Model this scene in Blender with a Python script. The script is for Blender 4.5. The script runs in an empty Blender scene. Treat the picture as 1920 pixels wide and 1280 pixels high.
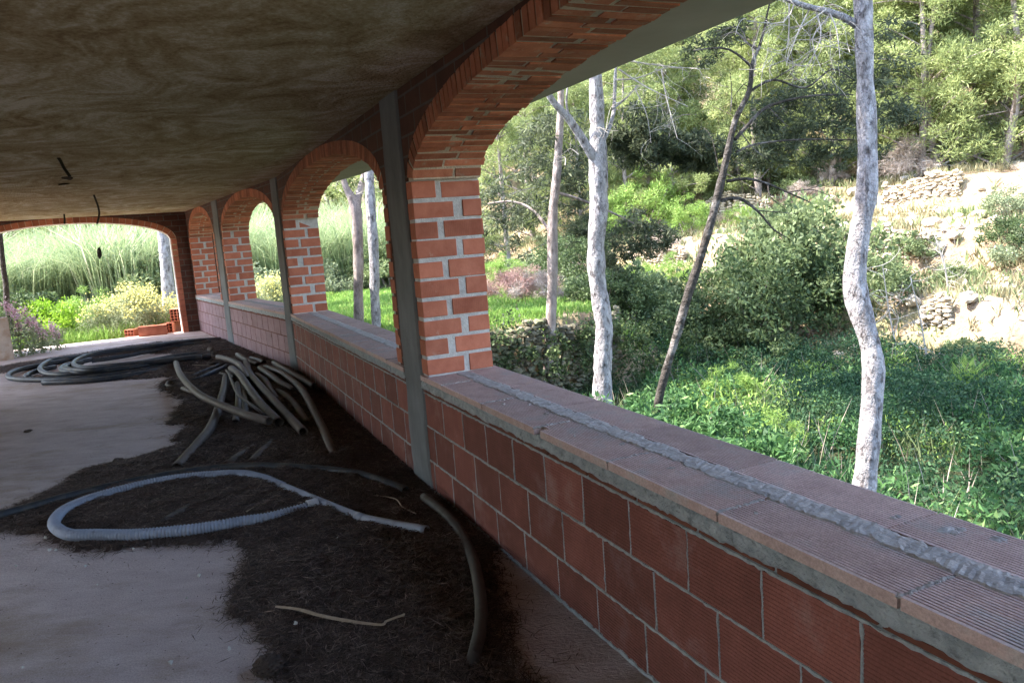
import bpy, math, random
import numpy as np
from mathutils import Vector, Matrix
PI = math.pi
sc = bpy.context.scene
col = sc.collection
# ---------------------------------------------------------------- camera
F_PX = 1439.57; PITCH = 0.143438; ROLL = -0.0741987; CAM_Z = 1.5
cam = bpy.data.objects.new('camera', bpy.data.cameras.new('camera')); col.objects.link(cam)
cF = np.array([0, math.cos(PITCH), -math.sin(PITCH)]); cU0 = np.array([0, math.sin(PITCH), math.cos(PITCH)]); cR0 = np.array([1., 0, 0])
cR = math.cos(ROLL)*cR0 + math.sin(ROLL)*cU0; cU = -math.sin(ROLL)*cR0 + math.cos(ROLL)*cU0
cam.matrix_world = Matrix(((cR[0], cU[0], -cF[0], 0), (cR[1], cU[1], -cF[1], 0), (cR[2], cU[2], -cF[2], CAM_Z), (0, 0, 0, 1)))
cam.data.sensor_width = 36; cam.data.lens = 36*F_PX/1920; cam.data.clip_start = .05; cam.data.clip_end = 3000
sc.camera = cam
# ---------------------------------------------------------------- light
SUN_EL = math.radians(54); SUN_DIR = np.array([-1.0, 0.02])
to_sun = Vector((SUN_DIR[0]*math.cos(SUN_EL), SUN_DIR[1]*math.cos(SUN_EL), math.sin(SUN_EL))).normalized()
w = bpy.data.worlds.new('World'); sc.world = w; w.use_nodes = True
nt = w.node_tree; bg = nt.nodes['Background']; sky = nt.nodes.new('ShaderNodeTexSky')
sky.sky_type = 'NISHITA'; sky.sun_disc = False; sky.sun_elevation = SUN_EL
sky.sun_rotation = math.atan2(SUN_DIR[0], SUN_DIR[1]); sky.dust_density = 1.5; sky.air_density = 1.2
nt.links.new(sky.outputs[0], bg.inputs[0]); bg.inputs[1].default_value = 0.15
sl = bpy.data.lights.new('sun', 'SUN'); sl.energy = 3.0; sl.angle = math.radians(.6); sl.color = (1, .95, .86)
so = bpy.data.objects.new('sun', sl); col.objects.link(so); so.rotation_mode = 'QUATERNION'
so.rotation_quaternion = to_sun.to_track_quat('Z', 'Y')
sc.view_settings.view_transform = 'Standard'; sc.view_settings.look = 'None'; sc.view_settings.gamma = 1
sc.view_settings.exposure = 3.0
# ---------------------------------------------------------------- projection helpers (pixel of the 1920x1280 photo -> world)
def ray(x, y):
    v = cF*F_PX + cR*(x-960) + cU*(640-y); return v/np.linalg.norm(v)
def onz(x, y, z=0.):
    v = ray(x, y); return np.array([0, 0, CAM_Z]) + (z-CAM_Z)/v[2]*v
def at(x, y, R):
    v = ray(x, y); return np.array([0, 0, CAM_Z]) + R/math.hypot(v[0], v[1])*v
# ---------------------------------------------------------------- plan of the gallery
A = np.array([-.53544, 4.41566]); B = np.array([-2.60921, 9.18631]); Cc = np.array([-4.48111, 12.33039]); D = np.array([-6.09556, 15.04206])
A1 = .41597; A2 = .41005; A3 = .53701; AE = -1.12047
H = 2.316; SILL = .705; ROWS = [0, .192, .4013, .5998]; TH = .406; OH = .63; SPR = 1.81; CRN = .405
def dv(a): return np.array([-math.sin(a), math.cos(a)])
def frame(o, a, z=0): return Matrix.Translation((o[0], o[1], z)) @ Matrix.Rotation(a+PI/2, 4, 'Z')   # local x = along wall away from camera, local -y = outwards
rng = np.random.default_rng(7); random.seed(7)
# ---------------------------------------------------------------- materials
def mat(name):
    m = bpy.data.materials.new(name); m.use_nodes = True
    return m, m.node_tree, m.node_tree.nodes['Principled BSDF']
def nd(nt, t, **k):
    n = nt.nodes.new(t)
    for a, b in k.items():
        if a in ('operation', 'blend_type', 'data_type', 'wave_type', 'bands_direction', 'feature', 'attribute_name', 'noise_dimensions', 'distance', 'musgrave_type', 'wave_profile'): setattr(n, a, b)
        else: n.inputs[a.replace('_', ' ')].default_value = b
    return n
def ramp(nt, fac, stops):
    r = nt.nodes.new('ShaderNodeValToRGB'); e = r.color_ramp.elements
    while len(e) < len(stops): e.new(.5)
    for q, (p, c) in zip(e, stops): q.position = p; q.color = (*c, 1)
    nt.links.new(fac, r.inputs[0]); return r.outputs[0]
def noisy(name, c1, c2, scale=8, rough=.85, bump=.3, bscale=None, c3=None, tint=0, dist=.01, detail=6, stretch=None, spec=.3, coord='Object', c3scale=1.3, c3at=.55):
    """two-tone noise colour, optional large stains c3, optional per-face tint, noise bump"""
    m, nt, b = mat(name); L = nt.links.new
    tc = nt.nodes.new('ShaderNodeTexCoord'); src = tc.outputs[coord]
    if stretch:
        mp = nt.nodes.new('ShaderNodeMapping'); mp.inputs['Scale'].default_value = stretch; L(src, mp.inputs[0]); src = mp.outputs[0]
    n1 = nd(nt, 'ShaderNodeTexNoise', Scale=scale, Detail=detail, Roughness=.65); L(src, n1.inputs[0])
    colr = ramp(nt, n1.outputs[0], [(.32, c1), (.68, c2)])
    if c3:
        n2 = nd(nt, 'ShaderNodeTexNoise', Scale=c3scale, Detail=7., Roughness=.7); L(src, n2.inputs[0])
        f = ramp(nt, n2.outputs[0], [(c3at-.06, (0, 0, 0)), (c3at+.1, (1, 1, 1))])
        mx = nt.nodes.new('ShaderNodeMix'); mx.data_type = 'RGBA'; L(f, mx.inputs[0]); L(colr, mx.inputs[6]); mx.inputs[7].default_value = (*c3, 1); colr = mx.outputs[2]
    if tint:
        at_ = nt.nodes.new('ShaderNodeAttribute'); at_.attribute_name = 'tint'
        mr = nt.nodes.new('ShaderNodeMapRange'); mr.inputs[3].default_value = 1-tint; mr.inputs[4].default_value = 1+tint; L(at_.outputs['Fac'], mr.inputs[0])
        mx = nt.nodes.new('ShaderNodeVectorMath'); mx.operation = 'SCALE'; L(colr, mx.inputs[0]); L(mr.outputs[0], mx.inputs['Scale']); colr = mx.outputs[0]
    L(colr, b.inputs['Base Color']); b.inputs['Roughness'].default_value = rough; b.inputs['Specular IOR Level'].default_value = spec
    if bump:
        n3 = nd(nt, 'ShaderNodeTexNoise', Scale=bscale or scale*3, Detail=5., Roughness=.6); L(src, n3.inputs[0])
        bp = nt.nodes.new('ShaderNodeBump'); bp.inputs['Strength'].default_value = bump; bp.inputs['Distance'].default_value = dist
        L(n3.outputs[0], bp.inputs['Height']); L(bp.outputs[0], b.inputs['Normal'])
    return m
M = {}
M['brick'] = noisy('brick', (.40, .125, .075), (.53, .19, .12), 9, .8, .35, 60, tint=.17, dist=.004, c3=(.55, .33, .25), c3scale=14, c3at=.68)
M['arch_brick'] = noisy('arch_brick', (.38, .125, .07), (.53, .21, .125), 12, .85, .5, 70, tint=.32, dist=.006, c3=(.46, .34, .26), c3scale=16, c3at=.62)
M['mortar'] = noisy('mortar', (.27, .235, .225), (.45, .40, .385), 25, .95, .8, 90, dist=.008)
M['joint_mortar'] = noisy('joint_mortar', (.42, .40, .40), (.6, .58, .57), 25, .95, .8, 90, dist=.008)
M['arch_mortar'] = noisy('arch_mortar', (.46, .38, .30), (.62, .53, .42), 25, .95, .9, 90, dist=.01)
M['grey_mortar'] = noisy('grey_mortar', (.30, .325, .35), (.50, .52, .54), 20, .95, 1., 110, dist=.012, c3=(.18, .19, .2), c3scale=30, c3at=.6)
M['block'] = noisy('block', (.175, .058, .045), (.255, .09, .07), 7, .75, .35, 60, tint=.24, dist=.003, c3=(.26, .14, .13), c3scale=3.5, c3at=.6)
M['lit_block'] = noisy('lit_block', (.27, .17, .185), (.34, .22, .235), 7, .85, .3, 60, tint=.12, dist=.003, c3=(.25, .14, .14), c3scale=4, c3at=.6)  # block made paler and lavender: light from the left painted into the colour
M['thin_brick'] = noisy('thin_brick', (.12, .038, .024), (.19, .07, .045), 10, .8, .4, 60, tint=.2, dist=.004)
M['tile'] = noisy('tile', (.46, .315, .29), (.60, .435, .405), 10, .8, .35, 80, tint=.14, dist=.003, c3=(.4, .35, .34), c3scale=5, c3at=.6)
M['concrete'] = noisy('concrete', (.13, .135, .145), (.21, .215, .225), 5, .9, .5, 40, dist=.006, c3=(.12, .12, .13), c3scale=3, c3at=.62, stretch=(1, 1, .5))
M['soffit'] = noisy('soffit', (.40, .37, .31), (.46, .43, .37), 2.5, .9, .15, 30, dist=.004)
M['plaster'] = noisy('plaster', (.75, .73, .7), (.82, .8, .77), 6, .9, .3, 40, dist=.005)
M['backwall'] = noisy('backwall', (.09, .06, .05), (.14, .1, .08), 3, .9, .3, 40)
M['floor'] = noisy('floor', (.47, .38, .375), (.61, .515, .505), 3.5, .92, .75, 38, dist=.015, c3=(.37, .28, .22), c3scale=.7, c3at=.56, stretch=(1, 1.8, 1))
M['litter'] = noisy('litter', (.06, .04, .036), (.16, .108, .094), 60, .95, 1., 120, dist=.02)
M['needle'] = noisy('needle', (.14, .095, .08), (.26, .19, .16), 5, .9, 0, tint=.85)
M['tan_pipe'] = noisy('tan_pipe', (.082, .064, .058), (.145, .115, .105), 9, .6, .2, 40, dist=.002, c3=(.10, .08, .07), c3scale=9, c3at=.58, spec=.4)
M['hose_brown'] = noisy('hose_brown', (.06, .054, .052), (.10, .09, .085), 9, .6, .2, 40, dist=.002, c3=(.05, .04, .035), c3scale=9, c3at=.58, spec=.4)
M['black_pipe'] = noisy('black_pipe', (.02, .024, .032), (.035, .04, .055), 9, .52, .1, 40, dist=.002, c3=(.07, .062, .056), c3scale=7, c3at=.52, spec=.4)
M['grey_pipe'] = noisy('grey_pipe', (.30, .33, .42), (.38, .41, .50), 9, .55, .2, 40, dist=.002, c3=(.2, .2, .23), c3scale=9, c3at=.62, spec=.4)
M['white_tape'] = noisy('white_tape', (.6, .62, .68), (.7, .7, .74), 30, .7, .3, 40)
M['leaf_blade'] = noisy('leaf_blade', (.28, .2, .14), (.42, .33, .25), 20, .8, .3, 60, stretch=(1, 1, 1))
M['pebble'] = noisy('pebble', (.5, .48, .45), (.7, .67, .62), 20, .9, .3)
M['cone'] = noisy('cone', (.05, .035, .03), (.1, .07, .055), 40, .9, .6)
M['wire'] = noisy('wire', (.02, .018, .015), (.03, .026, .022), 40, .5, 0)
M['stone'] = noisy('stone', (.36, .285, .205), (.56, .475, .37), 4, .95, .9, 22, tint=.25, dist=.03, c3=(.3, .25, .2), c3scale=3, c3at=.6)
M['dark_stone'] = noisy('dark_stone', (.14, .12, .085), (.26, .23, .17), 4, .95, .9, 22, tint=.4, dist=.03, c3=(.07, .085, .04), c3scale=2, c3at=.5)
M['soil'] = noisy('soil', (.21, .14, .088), (.41, .30, .205), 1.4, .97, 1., 7, dist=.12, c3=(.27, .25, .12), c3scale=.5, c3at=.55)
M['bark'] = noisy('bark', (.18, .14, .13), (.42, .35, .33), 9, .95, 1., 14, dist=.03, c3=(.13, .10, .09), c3scale=12, c3at=.57, stretch=(1, 1, .45))
M['bark_pale'] = noisy('bark_pale', (.24, .22, .235), (.52, .49, .51), 14, .95, 1., 22, dist=.05, c3=(.08, .065, .065), c3scale=16, c3at=.56, stretch=(1, 1, .5))
M['bark_dark'] = noisy('bark_dark', (.03, .025, .022), (.085, .072, .066), 12, .95, 1., 20, dist=.04, c3=(.24, .22, .215), c3scale=3, c3at=.57)
M['dead_wood'] = noisy('dead_wood', (.30, .27, .25), (.44, .40, .37), 12, .95, .3)
M['weathered'] = noisy('weathered', (.45, .35, .3), (.6, .5, .44), 5, .9, .4, c3=(.35, .2, .12), c3scale=2)
def bark_fix(m, sc_=44., dark=.5):
    nt = m.node_tree; b = nt.nodes['Principled BSDF']; src = b.inputs['Base Color'].links[0].from_socket; L = nt.links.new; tc = nt.nodes.new('ShaderNodeTexCoord')
    wn = nd(nt, 'ShaderNodeTexNoise', Scale=7., Detail=3.); L(tc.outputs['Object'], wn.inputs[0]); vm = nd(nt, 'ShaderNodeVectorMath', operation='SCALE'); L(wn.outputs['Color'], vm.inputs[0]); vm.inputs['Scale'].default_value = .12
    va = nd(nt, 'ShaderNodeVectorMath', operation='ADD'); L(tc.outputs['Object'], va.inputs[0]); L(vm.outputs[0], va.inputs[1]); mp = nt.nodes.new('ShaderNodeMapping'); mp.inputs['Scale'].default_value = (1, 1, .38); L(va.outputs[0], mp.inputs[0])
    v = nd(nt, 'ShaderNodeTexVoronoi', feature='DISTANCE_TO_EDGE', Scale=sc_); L(mp.outputs[0], v.inputs[0]); c = ramp(nt, v.outputs['Distance'], [(.0, (dark,)*3), (.09, (1, 1, 1))])
    n2 = nd(nt, 'ShaderNodeTexNoise', Scale=5., Detail=2.); L(tc.outputs['Object'], n2.inputs[0]); f = ramp(nt, n2.outputs[0], [(.42, (0, 0, 0)), (.6, (1, 1, 1))])
    mx = nd(nt, 'ShaderNodeVectorMath', operation='MULTIPLY'); L(src, mx.inputs[0]); L(c, mx.inputs[1])
    mm = nt.nodes.new('ShaderNodeMix'); mm.data_type = 'RGBA'; L(f, mm.inputs[0]); L(src, mm.inputs[6]); L(mx.outputs[0], mm.inputs[7]); L(mm.outputs[2], b.inputs['Base Color'])
    old = [n for n in nt.nodes if n.type == 'BUMP'][0]; bp = nt.nodes.new('ShaderNodeBump'); bp.inputs['Strength'].default_value = .5; bp.inputs['Distance'].default_value = .012; L(c, bp.inputs['Height']); L(old.outputs[0], bp.inputs['Normal']); L(bp.outputs[0], b.inputs['Normal'])
for k_ in ('bark_pale', 'bark'): bark_fix(M[k_])
def speckle(m, scale=260., lo=.72, hi=1.18, scratch=True):
    nt = m.node_tree; b = nt.nodes['Principled BSDF']; src = b.inputs['Base Color'].links[0].from_socket; L = nt.links.new; tc = nt.nodes.new('ShaderNodeTexCoord')
    n = nd(nt, 'ShaderNodeTexNoise', Scale=scale, Detail=3., Roughness=.8); L(tc.outputs['Object'], n.inputs[0]); c = ramp(nt, n.outputs[0], [(.35, (lo,)*3), (.65, (hi,)*3)])
    mx = nd(nt, 'ShaderNodeVectorMath', operation='MULTIPLY'); L(src, mx.inputs[0]); L(c, mx.inputs[1]); out = mx.outputs[0]
    if scratch:   # trowel sweeps and dirt streaks
        mp = nt.nodes.new('ShaderNodeMapping'); mp.inputs['Rotation'].default_value = (0, 0, .5); mp.inputs['Scale'].default_value = (1.2, 2.6, 1); L(tc.outputs['Object'], mp.inputs[0])
        n2 = nd(nt, 'ShaderNodeTexNoise', Scale=1.6, Detail=8., Roughness=.75, Distortion=.8); L(mp.outputs[0], n2.inputs[0]); c2 = ramp(nt, n2.outputs[0], [(.33, (.86, .83, .81)), (.48, (1, 1, 1)), (.7, (1.05, 1.04, 1.03))])
        m3 = nd(nt, 'ShaderNodeVectorMath', operation='MULTIPLY'); L(out, m3.inputs[0]); L(c2, m3.inputs[1]); out = m3.outputs[0]
    L(out, b.inputs['Base Color'])
speckle(M['floor'], 150.); speckle(M['tile'], 120., .8, 1.12, False); speckle(M['block'], 140., .8, 1.15, False)
def leafmat(name, dark, light, alt=None, trans=.35):
    m, nt, b = mat(name); L = nt.links.new
    a = nt.nodes.new('ShaderNodeAttribute'); a.attribute_name = 'tint'
    st = [(0., dark), (.75, light)] + ([(1., alt)] if alt else [])
    c = ramp(nt, a.outputs['Fac'], st)
    L(c, b.inputs['Base Color']); b.inputs['Roughness'].default_value = .6; b.inputs['Specular IOR Level'].default_value = .25
    t = nt.nodes.new('ShaderNodeBsdfTranslucent'); mx = nt.nodes.new('ShaderNodeMixShader'); mx.inputs[0].default_value = trans
    L(c, t.inputs[0]); L(b.outputs[0], mx.inputs[1]); L(t.outputs[0], mx.inputs[2]); L(mx.outputs[0], nt.nodes['Material Output'].inputs[0])
    return m
M['pine'] = leafmat('pine', (.11, .14, .055), (.30, .35, .13), (.46, .49, .22))
M['pine_dark'] = leafmat('pine_dark', (.05, .062, .04), (.12, .14, .075), (.21, .23, .12))
M['bush'] = leafmat('bush', (.08, .11, .05), (.2, .25, .11), (.32, .35, .19))
M['bush_dark'] = leafmat('bush_dark', (.035, .055, .025), (.11, .155, .06), (.2, .25, .11))
M['bush_bright'] = leafmat('bush_bright', (.14, .28, .02), (.32, .5, .05), (.5, .62, .1))
M['bush_pale'] = leafmat('bush_pale', (.14, .17, .10), (.27, .31, .18), (.42, .45, .3))
M['bramble'] = leafmat('bramble', (.018, .045, .022), (.055, .12, .052), (.12, .21, .09))
M['lush'] = leafmat('lush', (.11, .20, .04), (.26, .38, .09), (.4, .5, .18))
M['grass'] = leafmat('grass', (.10, .20, .04), (.22, .36, .08), (.36, .42, .14))
M['dry_grass'] = leafmat('dry_grass', (.16, .15, .08), (.30, .27, .16), (.42, .38, .26))
M['reed'] = leafmat('reed', (.16, .22, .11), (.33, .40, .21), (.62, .58, .42))
M['yellow'] = leafmat('yellow', (.5, .48, .2), (.72, .66, .22), (.85, .8, .4))
M['pink'] = leafmat('pink', (.5, .3, .38), (.7, .46, .55), (.85, .68, .75))
M['twig'] = leafmat('twig', (.22, .17, .14), (.4, .33, .29), (.55, .5, .45), .1)
M['pinktwig'] = leafmat('pinktwig', (.2, .1, .09), (.36, .22, .19), (.5, .38, .33), .1)
M['oleander'] = leafmat('oleander', (.03, .08, .03), (.09, .19, .06), (.24, .36, .14))
# ceiling: sponge-swirled plaster
def ceiling_mat():
    m, nt, b = mat('swirled_plaster'); L = nt.links.new
    tc = nt.nodes.new('ShaderNodeTexCoord'); mp = nt.nodes.new('ShaderNodeMapping'); mp.inputs['Rotation'].default_value = (0, 0, .42); mp.inputs['Scale'].default_value = (1, .75, 1)
    L(tc.outputs['Object'], mp.inputs[0])
    wn = nd(nt, 'ShaderNodeTexNoise', Scale=1.1, Detail=2.); L(mp.outputs[0], wn.inputs[0])
    sb = nd(nt, 'ShaderNodeVectorMath', operation='SUBTRACT'); L(wn.outputs['Color'], sb.inputs[0]); sb.inputs[1].default_value = (.5, .5, .5)
    sca = nd(nt, 'ShaderNodeVectorMath', operation='SCALE'); L(sb.outputs[0], sca.inputs[0]); sca.inputs['Scale'].default_value = 1.1
    ad = nd(nt, 'ShaderNodeVectorMath', operation='ADD'); L(mp.outputs[0], ad.inputs[0]); L(sca.outputs[0], ad.inputs[1])
    m2 = nt.nodes.new('ShaderNodeMapping'); m2.inputs['Scale'].default_value = (3.2, 8., 1); L(ad.outputs[0], m2.inputs[0])
    n = nd(nt, 'ShaderNodeTexNoise', Scale=1.25, Detail=4., Roughness=.6); L(m2.outputs[0], n.inputs[0])      # sweeping sponge strokes
    n2 = nd(nt, 'ShaderNodeTexNoise', Scale=1.6, Detail=3., Roughness=.6); L(mp.outputs[0], n2.inputs[0])      # patches
    n5 = nd(nt, 'ShaderNodeTexNoise', Scale=42., Detail=3., Roughness=.8); L(mp.outputs[0], n5.inputs[0])      # stipple
    a = nd(nt, 'ShaderNodeMath', operation='MULTIPLY'); L(n.outputs[0], a.inputs[0]); a.inputs[1].default_value = .48
    a2 = nd(nt, 'ShaderNodeMath', operation='MULTIPLY_ADD'); L(n5.outputs[0], a2.inputs[0]); a2.inputs[1].default_value = .32; L(a.outputs[0], a2.inputs[2])
    a3 = nd(nt, 'ShaderNodeMath', operation='MULTIPLY_ADD'); L(n2.outputs[0], a3.inputs[0]); a3.inputs[1].default_value = .26; L(a2.outputs[0], a3.inputs[2])
    c = ramp(nt, a3.outputs[0], [(.40, (.22, .145, .075)), (.49, (.34, .255, .15)), (.56, (.45, .37, .26)), (.64, (.60, .53, .45))])
    L(c, b.inputs['Base Color']); b.inputs['Roughness'].default_value = .95; b.inputs['Specular IOR Level'].default_value = .15
    n4 = nd(nt, 'ShaderNodeTexNoise', Scale=55., Detail=4.); L(mp.outputs[0], n4.inputs[0])
    a4 = nd(nt, 'ShaderNodeMath', operation='MULTIPLY_ADD'); L(a3.outputs[0], a4.inputs[0]); a4.inputs[1].default_value = -1.2; L(n4.outputs[0], a4.inputs[2])
    bp = nt.nodes.new('ShaderNodeBump'); bp.inputs['Strength'].default_value = .8; bp.inputs['Distance'].default_value = .02
    L(a4.outputs[0], bp.inputs['Height']); L(bp.outputs[0], b.inputs['Normal']); return m
M['ceiling'] = ceiling_mat()
def spandrel_mat():
    m, nt, b = mat('brick_infill'); L = nt.links.new
    tc = nt.nodes.new('ShaderNodeTexCoord'); sp = nt.nodes.new('ShaderNodeSeparateXYZ'); cb = nt.nodes.new('ShaderNodeCombineXYZ')
    L(tc.outputs['Object'], sp.inputs[0]); L(sp.outputs[0], cb.inputs[0]); L(sp.outputs[2], cb.inputs[1])
    br = nt.nodes.new('ShaderNodeTexBrick'); L(cb.outputs[0], br.inputs[0])
    br.inputs['Scale'].default_value = 1; br.inputs['Brick Width'].default_value = .26; br.inputs['Row Height'].default_value = .108; br.inputs['Mortar Size'].default_value = .007
    br.inputs['Color1'].default_value = (.085, .031, .021, 1); br.inputs['Color2'].default_value = (.125, .046, .03, 1); br.inputs['Mortar'].default_value = (.12, .10, .09, 1)
    br.inputs['Bias'].default_value = 0
    n = nd(nt, 'ShaderNodeTexNoise', Scale=9., Detail=6.); L(tc.outputs['Object'], n.inputs[0])
    c = ramp(nt, n.outputs[0], [(.3, (.65, .65, .65)), (.7, (1.1, 1.1, 1.1))])
    mx = nd(nt, 'ShaderNodeVectorMath', operation='MULTIPLY'); L(br.outputs[0], mx.inputs[0]); L(c, mx.inputs[1]); L(mx.outputs[0], b.inputs['Base Color'])
    b.inputs['Roughness'].default_value = .9
    ad = nd(nt, 'ShaderNodeMath', operation='MULTIPLY_ADD'); L(n.outputs[0], ad.inputs[0]); ad.inputs[1].default_value = .4
    iv = nd(nt, 'ShaderNodeMath', operation='SUBTRACT'); iv.inputs[0].default_value = 1; L(br.outputs[1], iv.inputs[1]); L(iv.outputs[0], ad.inputs[2])
    bp = nt.nodes.new('ShaderNodeBump'); bp.inputs['Strength'].default_value = .7; bp.inputs['Distance'].default_value = .006
    L(ad.outputs[0], bp.inputs['Height']); L(bp.outputs[0], b.inputs['Normal']); return m
M['spandrel'] = spandrel_mat()
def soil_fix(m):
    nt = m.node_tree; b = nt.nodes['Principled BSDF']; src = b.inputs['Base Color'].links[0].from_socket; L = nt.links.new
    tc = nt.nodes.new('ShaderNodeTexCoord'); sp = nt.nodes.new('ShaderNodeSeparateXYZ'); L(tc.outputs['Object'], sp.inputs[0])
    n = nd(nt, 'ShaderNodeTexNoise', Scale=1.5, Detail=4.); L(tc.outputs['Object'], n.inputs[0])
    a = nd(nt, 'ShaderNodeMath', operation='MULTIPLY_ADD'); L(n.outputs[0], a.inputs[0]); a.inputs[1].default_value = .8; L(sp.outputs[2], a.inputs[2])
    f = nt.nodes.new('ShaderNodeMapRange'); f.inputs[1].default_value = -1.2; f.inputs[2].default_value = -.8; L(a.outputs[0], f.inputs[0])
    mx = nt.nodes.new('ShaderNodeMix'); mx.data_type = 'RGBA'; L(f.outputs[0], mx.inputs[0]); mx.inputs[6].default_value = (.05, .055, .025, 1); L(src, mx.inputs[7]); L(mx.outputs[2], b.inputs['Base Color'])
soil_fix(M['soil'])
# ---------------------------------------------------------------- mesh building
class MB:
    def __init__(s): s.v = []; s.f = []; s.m = []; s.t = []; s.n = 0
    def add(s, v, f, mi=0, tint=.5):
        v = np.asarray(v, float); s.v.append(v); s.f += [tuple(i+s.n for i in q) for q in f]
        s.m += [mi]*len(f); s.t += [tint]*len(f) if np.isscalar(tint) else list(tint); s.n += len(v)
    def box(s, x0, x1, y0, y1, z0, z1, mi=0, tint=.5, ch=0, jit=0):
        if ch <= 0:
            v = [(x, y, z) for x in (x0, x1) for y in (y0, y1) for z in (z0, z1)]
            f = [(0, 1, 3, 2), (4, 6, 7, 5), (0, 4, 5, 1), (2, 3, 7, 6), (0, 2, 6, 4), (1, 5, 7, 3)]
        else:
            v = []; idx = {}
            for ix, x in enumerate((x0, x1)):
                for iy, y in enumerate((y0, y1)):
                    for iz, z in enumerate((z0, z1)):
                        sx, sy, sz = (1-2*ix)*ch, (1-2*iy)*ch, (1-2*iz)*ch
                        idx[ix, iy, iz, 0] = len(v); v.append((x, y+sy, z+sz))
                        idx[ix, iy, iz, 1] = len(v); v.append((x+sx, y, z+sz))
                        idx[ix, iy, iz, 2] = len(v); v.append((x+sx, y+sy, z))
            g = lambda a, b, c, k: idx[a, b, c, k]
            f = [[g(0, 0, 0, 0), g(0, 0, 1, 0), g(0, 1, 1, 0), g(0, 1, 0, 0)], [g(1, 0, 0, 0), g(1, 1, 0, 0), g(1, 1, 1, 0), g(1, 0, 1, 0)],
                 [g(0, 0, 0, 1), g(1, 0, 0, 1), g(1, 0, 1, 1), g(0, 0, 1, 1)], [g(0, 1, 0, 1), g(0, 1, 1, 1), g(1, 1, 1, 1), g(1, 1, 0, 1)],
                 [g(0, 0, 0, 2), g(0, 1, 0, 2), g(1, 1, 0, 2), g(1, 0, 0, 2)], [g(0, 0, 1, 2), g(1, 0, 1, 2), g(1, 1, 1, 2), g(0, 1, 1, 2)]]
            for a in (0, 1):
                for b in (0, 1):
                    f.append([g(0, a, b, 1), g(1, a, b, 1), g(1, a, b, 2), g(0, a, b, 2)])
                    f.append([g(a, 0, b, 0), g(a, 1, b, 0), g(a, 1, b, 2), g(a, 0, b, 2)])
                    f.append([g(a, b, 0, 0), g(a, b, 1, 0), g(a, b, 1, 1), g(a, b, 0, 1)])
            for a in (0, 1):
                for b in (0, 1):
                    for c in (0, 1): f.append([g(a, b, c, 0), g(a, b, c, 1), g(a, b, c, 2)])
        v = np.array(v, float)
        if jit: v += rng.normal(0, jit, 3) + rng.normal(0, jit*.5, v.shape)
        s.add(v, f, mi, tint)
    def hexa(s, c8, mi=0, tint=.5):   # order as box: x0y0z0,x0y0z1,x0y1z0,x0y1z1,x1...
        s.add(c8, [(0, 1, 3, 2), (4, 6, 7, 5), (0, 4, 5, 1), (2, 3, 7, 6), (0, 2, 6, 4), (1, 5, 7, 3)], mi, tint)
    def grid(s, P, mi=0, tint=.5):    # P (n,m,3)
        n, m = P.shape[:2]; f = [(i*m+j, (i+1)*m+j, (i+1)*m+j+1, i*m+j+1) for i in range(n-1) for j in range(m-1)]
        s.add(P.reshape(-1, 3), f, mi, tint)
    def tube(s, pts, r, seg=10, cap=True, mi=0, tint=.5, hollow=0, rough=0):
        P = np.asarray(pts, float); n = len(P); r = np.broadcast_to(np.asarray(r, float), (n,)).copy()
        T = np.gradient(P, axis=0); T /= np.linalg.norm(T, axis=1)[:, None]+1e-12
        up = np.array([0, 0, 1.]) if abs(T[0][2]) < .9 else np.array([1., 0, 0])
        N = np.cross(T[0], up); N /= np.linalg.norm(N); rings = []; fr = []
        for i in range(n):
            N = N - (N@T[i])*T[i]; N /= np.linalg.norm(N); Bn = np.cross(T[i], N); fr.append((N.copy(), Bn))
        a = np.linspace(0, 2*PI, seg, endpoint=False)
        def ring(i, rad): 
            N, Bn = fr[i]; rr = rad*(1+(rng.normal(0, rough, seg) if rough else 0))
            return P[i] + (np.cos(a)*rr)[:, None]*N + (np.sin(a)*rr)[:, None]*Bn
        V = [ring(i, r[i]) for i in range(n)]; idx = list(range(n))
        if hollow:
            V = [ring(0, r[0]*hollow)] + V + [ring(n-1, r[-1]*hollow)]
            dp = min(5*r[0], .4*np.linalg.norm(np.diff(P, axis=0), axis=1).sum()); V = [ring(0, r[0]*hollow)+T[0]*dp] + V + [ring(n-1, r[-1]*hollow)-T[-1]*dp]
        V = np.array(V); k = len(V)
        f = [(i*seg+j, i*seg+(j+1) % seg, (i+1)*seg+(j+1) % seg, (i+1)*seg+j) for i in range(k-1) for j in range(seg)]
        if cap: f += [tuple(range(seg-1, -1, -1)), tuple((k-1)*seg+j for j in range(seg))]
        s.add(V.reshape(-1, 3), f, mi, tint)
    def blob(s, c, r, mi=0, tint=.5, jag=.18):   # rough stone
        c = np.asarray(c, float); r = np.asarray(r, float)*np.ones(3)
        v = ICO_V*(1+rng.normal(0, jag, (len(ICO_V), 1)))*r
        R = Matrix.Rotation(rng.uniform(-.5, .5), 3, 'Z') @ Matrix.Rotation(rng.uniform(-.25, .25), 3, 'X')
        s.add(v@np.array(R)+c, ICO_F, mi, tint)
    def build(s, name, mats, parent=None, mw=None, loc=None, smooth=False):
        me = bpy.data.meshes.new(name); V = np.concatenate(s.v) if s.v else np.zeros((0, 3))
        if loc is not None: V = V - np.asarray(loc, float)
        me.from_pydata(V.tolist(), [], s.f)
        if not isinstance(mats, (list, tuple)): mats = [mats]
        for q in mats: me.materials.append(q)
        me.polygons.foreach_set('material_index', s.m)
        at_ = me.attributes.new('tint', 'FLOAT', 'FACE'); at_.data.foreach_set('value', np.array(s.t, dtype=np.float32))
        import bmesh
        if len(s.f) < 150000:
            bm = bmesh.new(); bm.from_mesh(me); bmesh.ops.recalc_face_normals(bm, faces=bm.faces); bm.to_mesh(me); bm.free()
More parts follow.
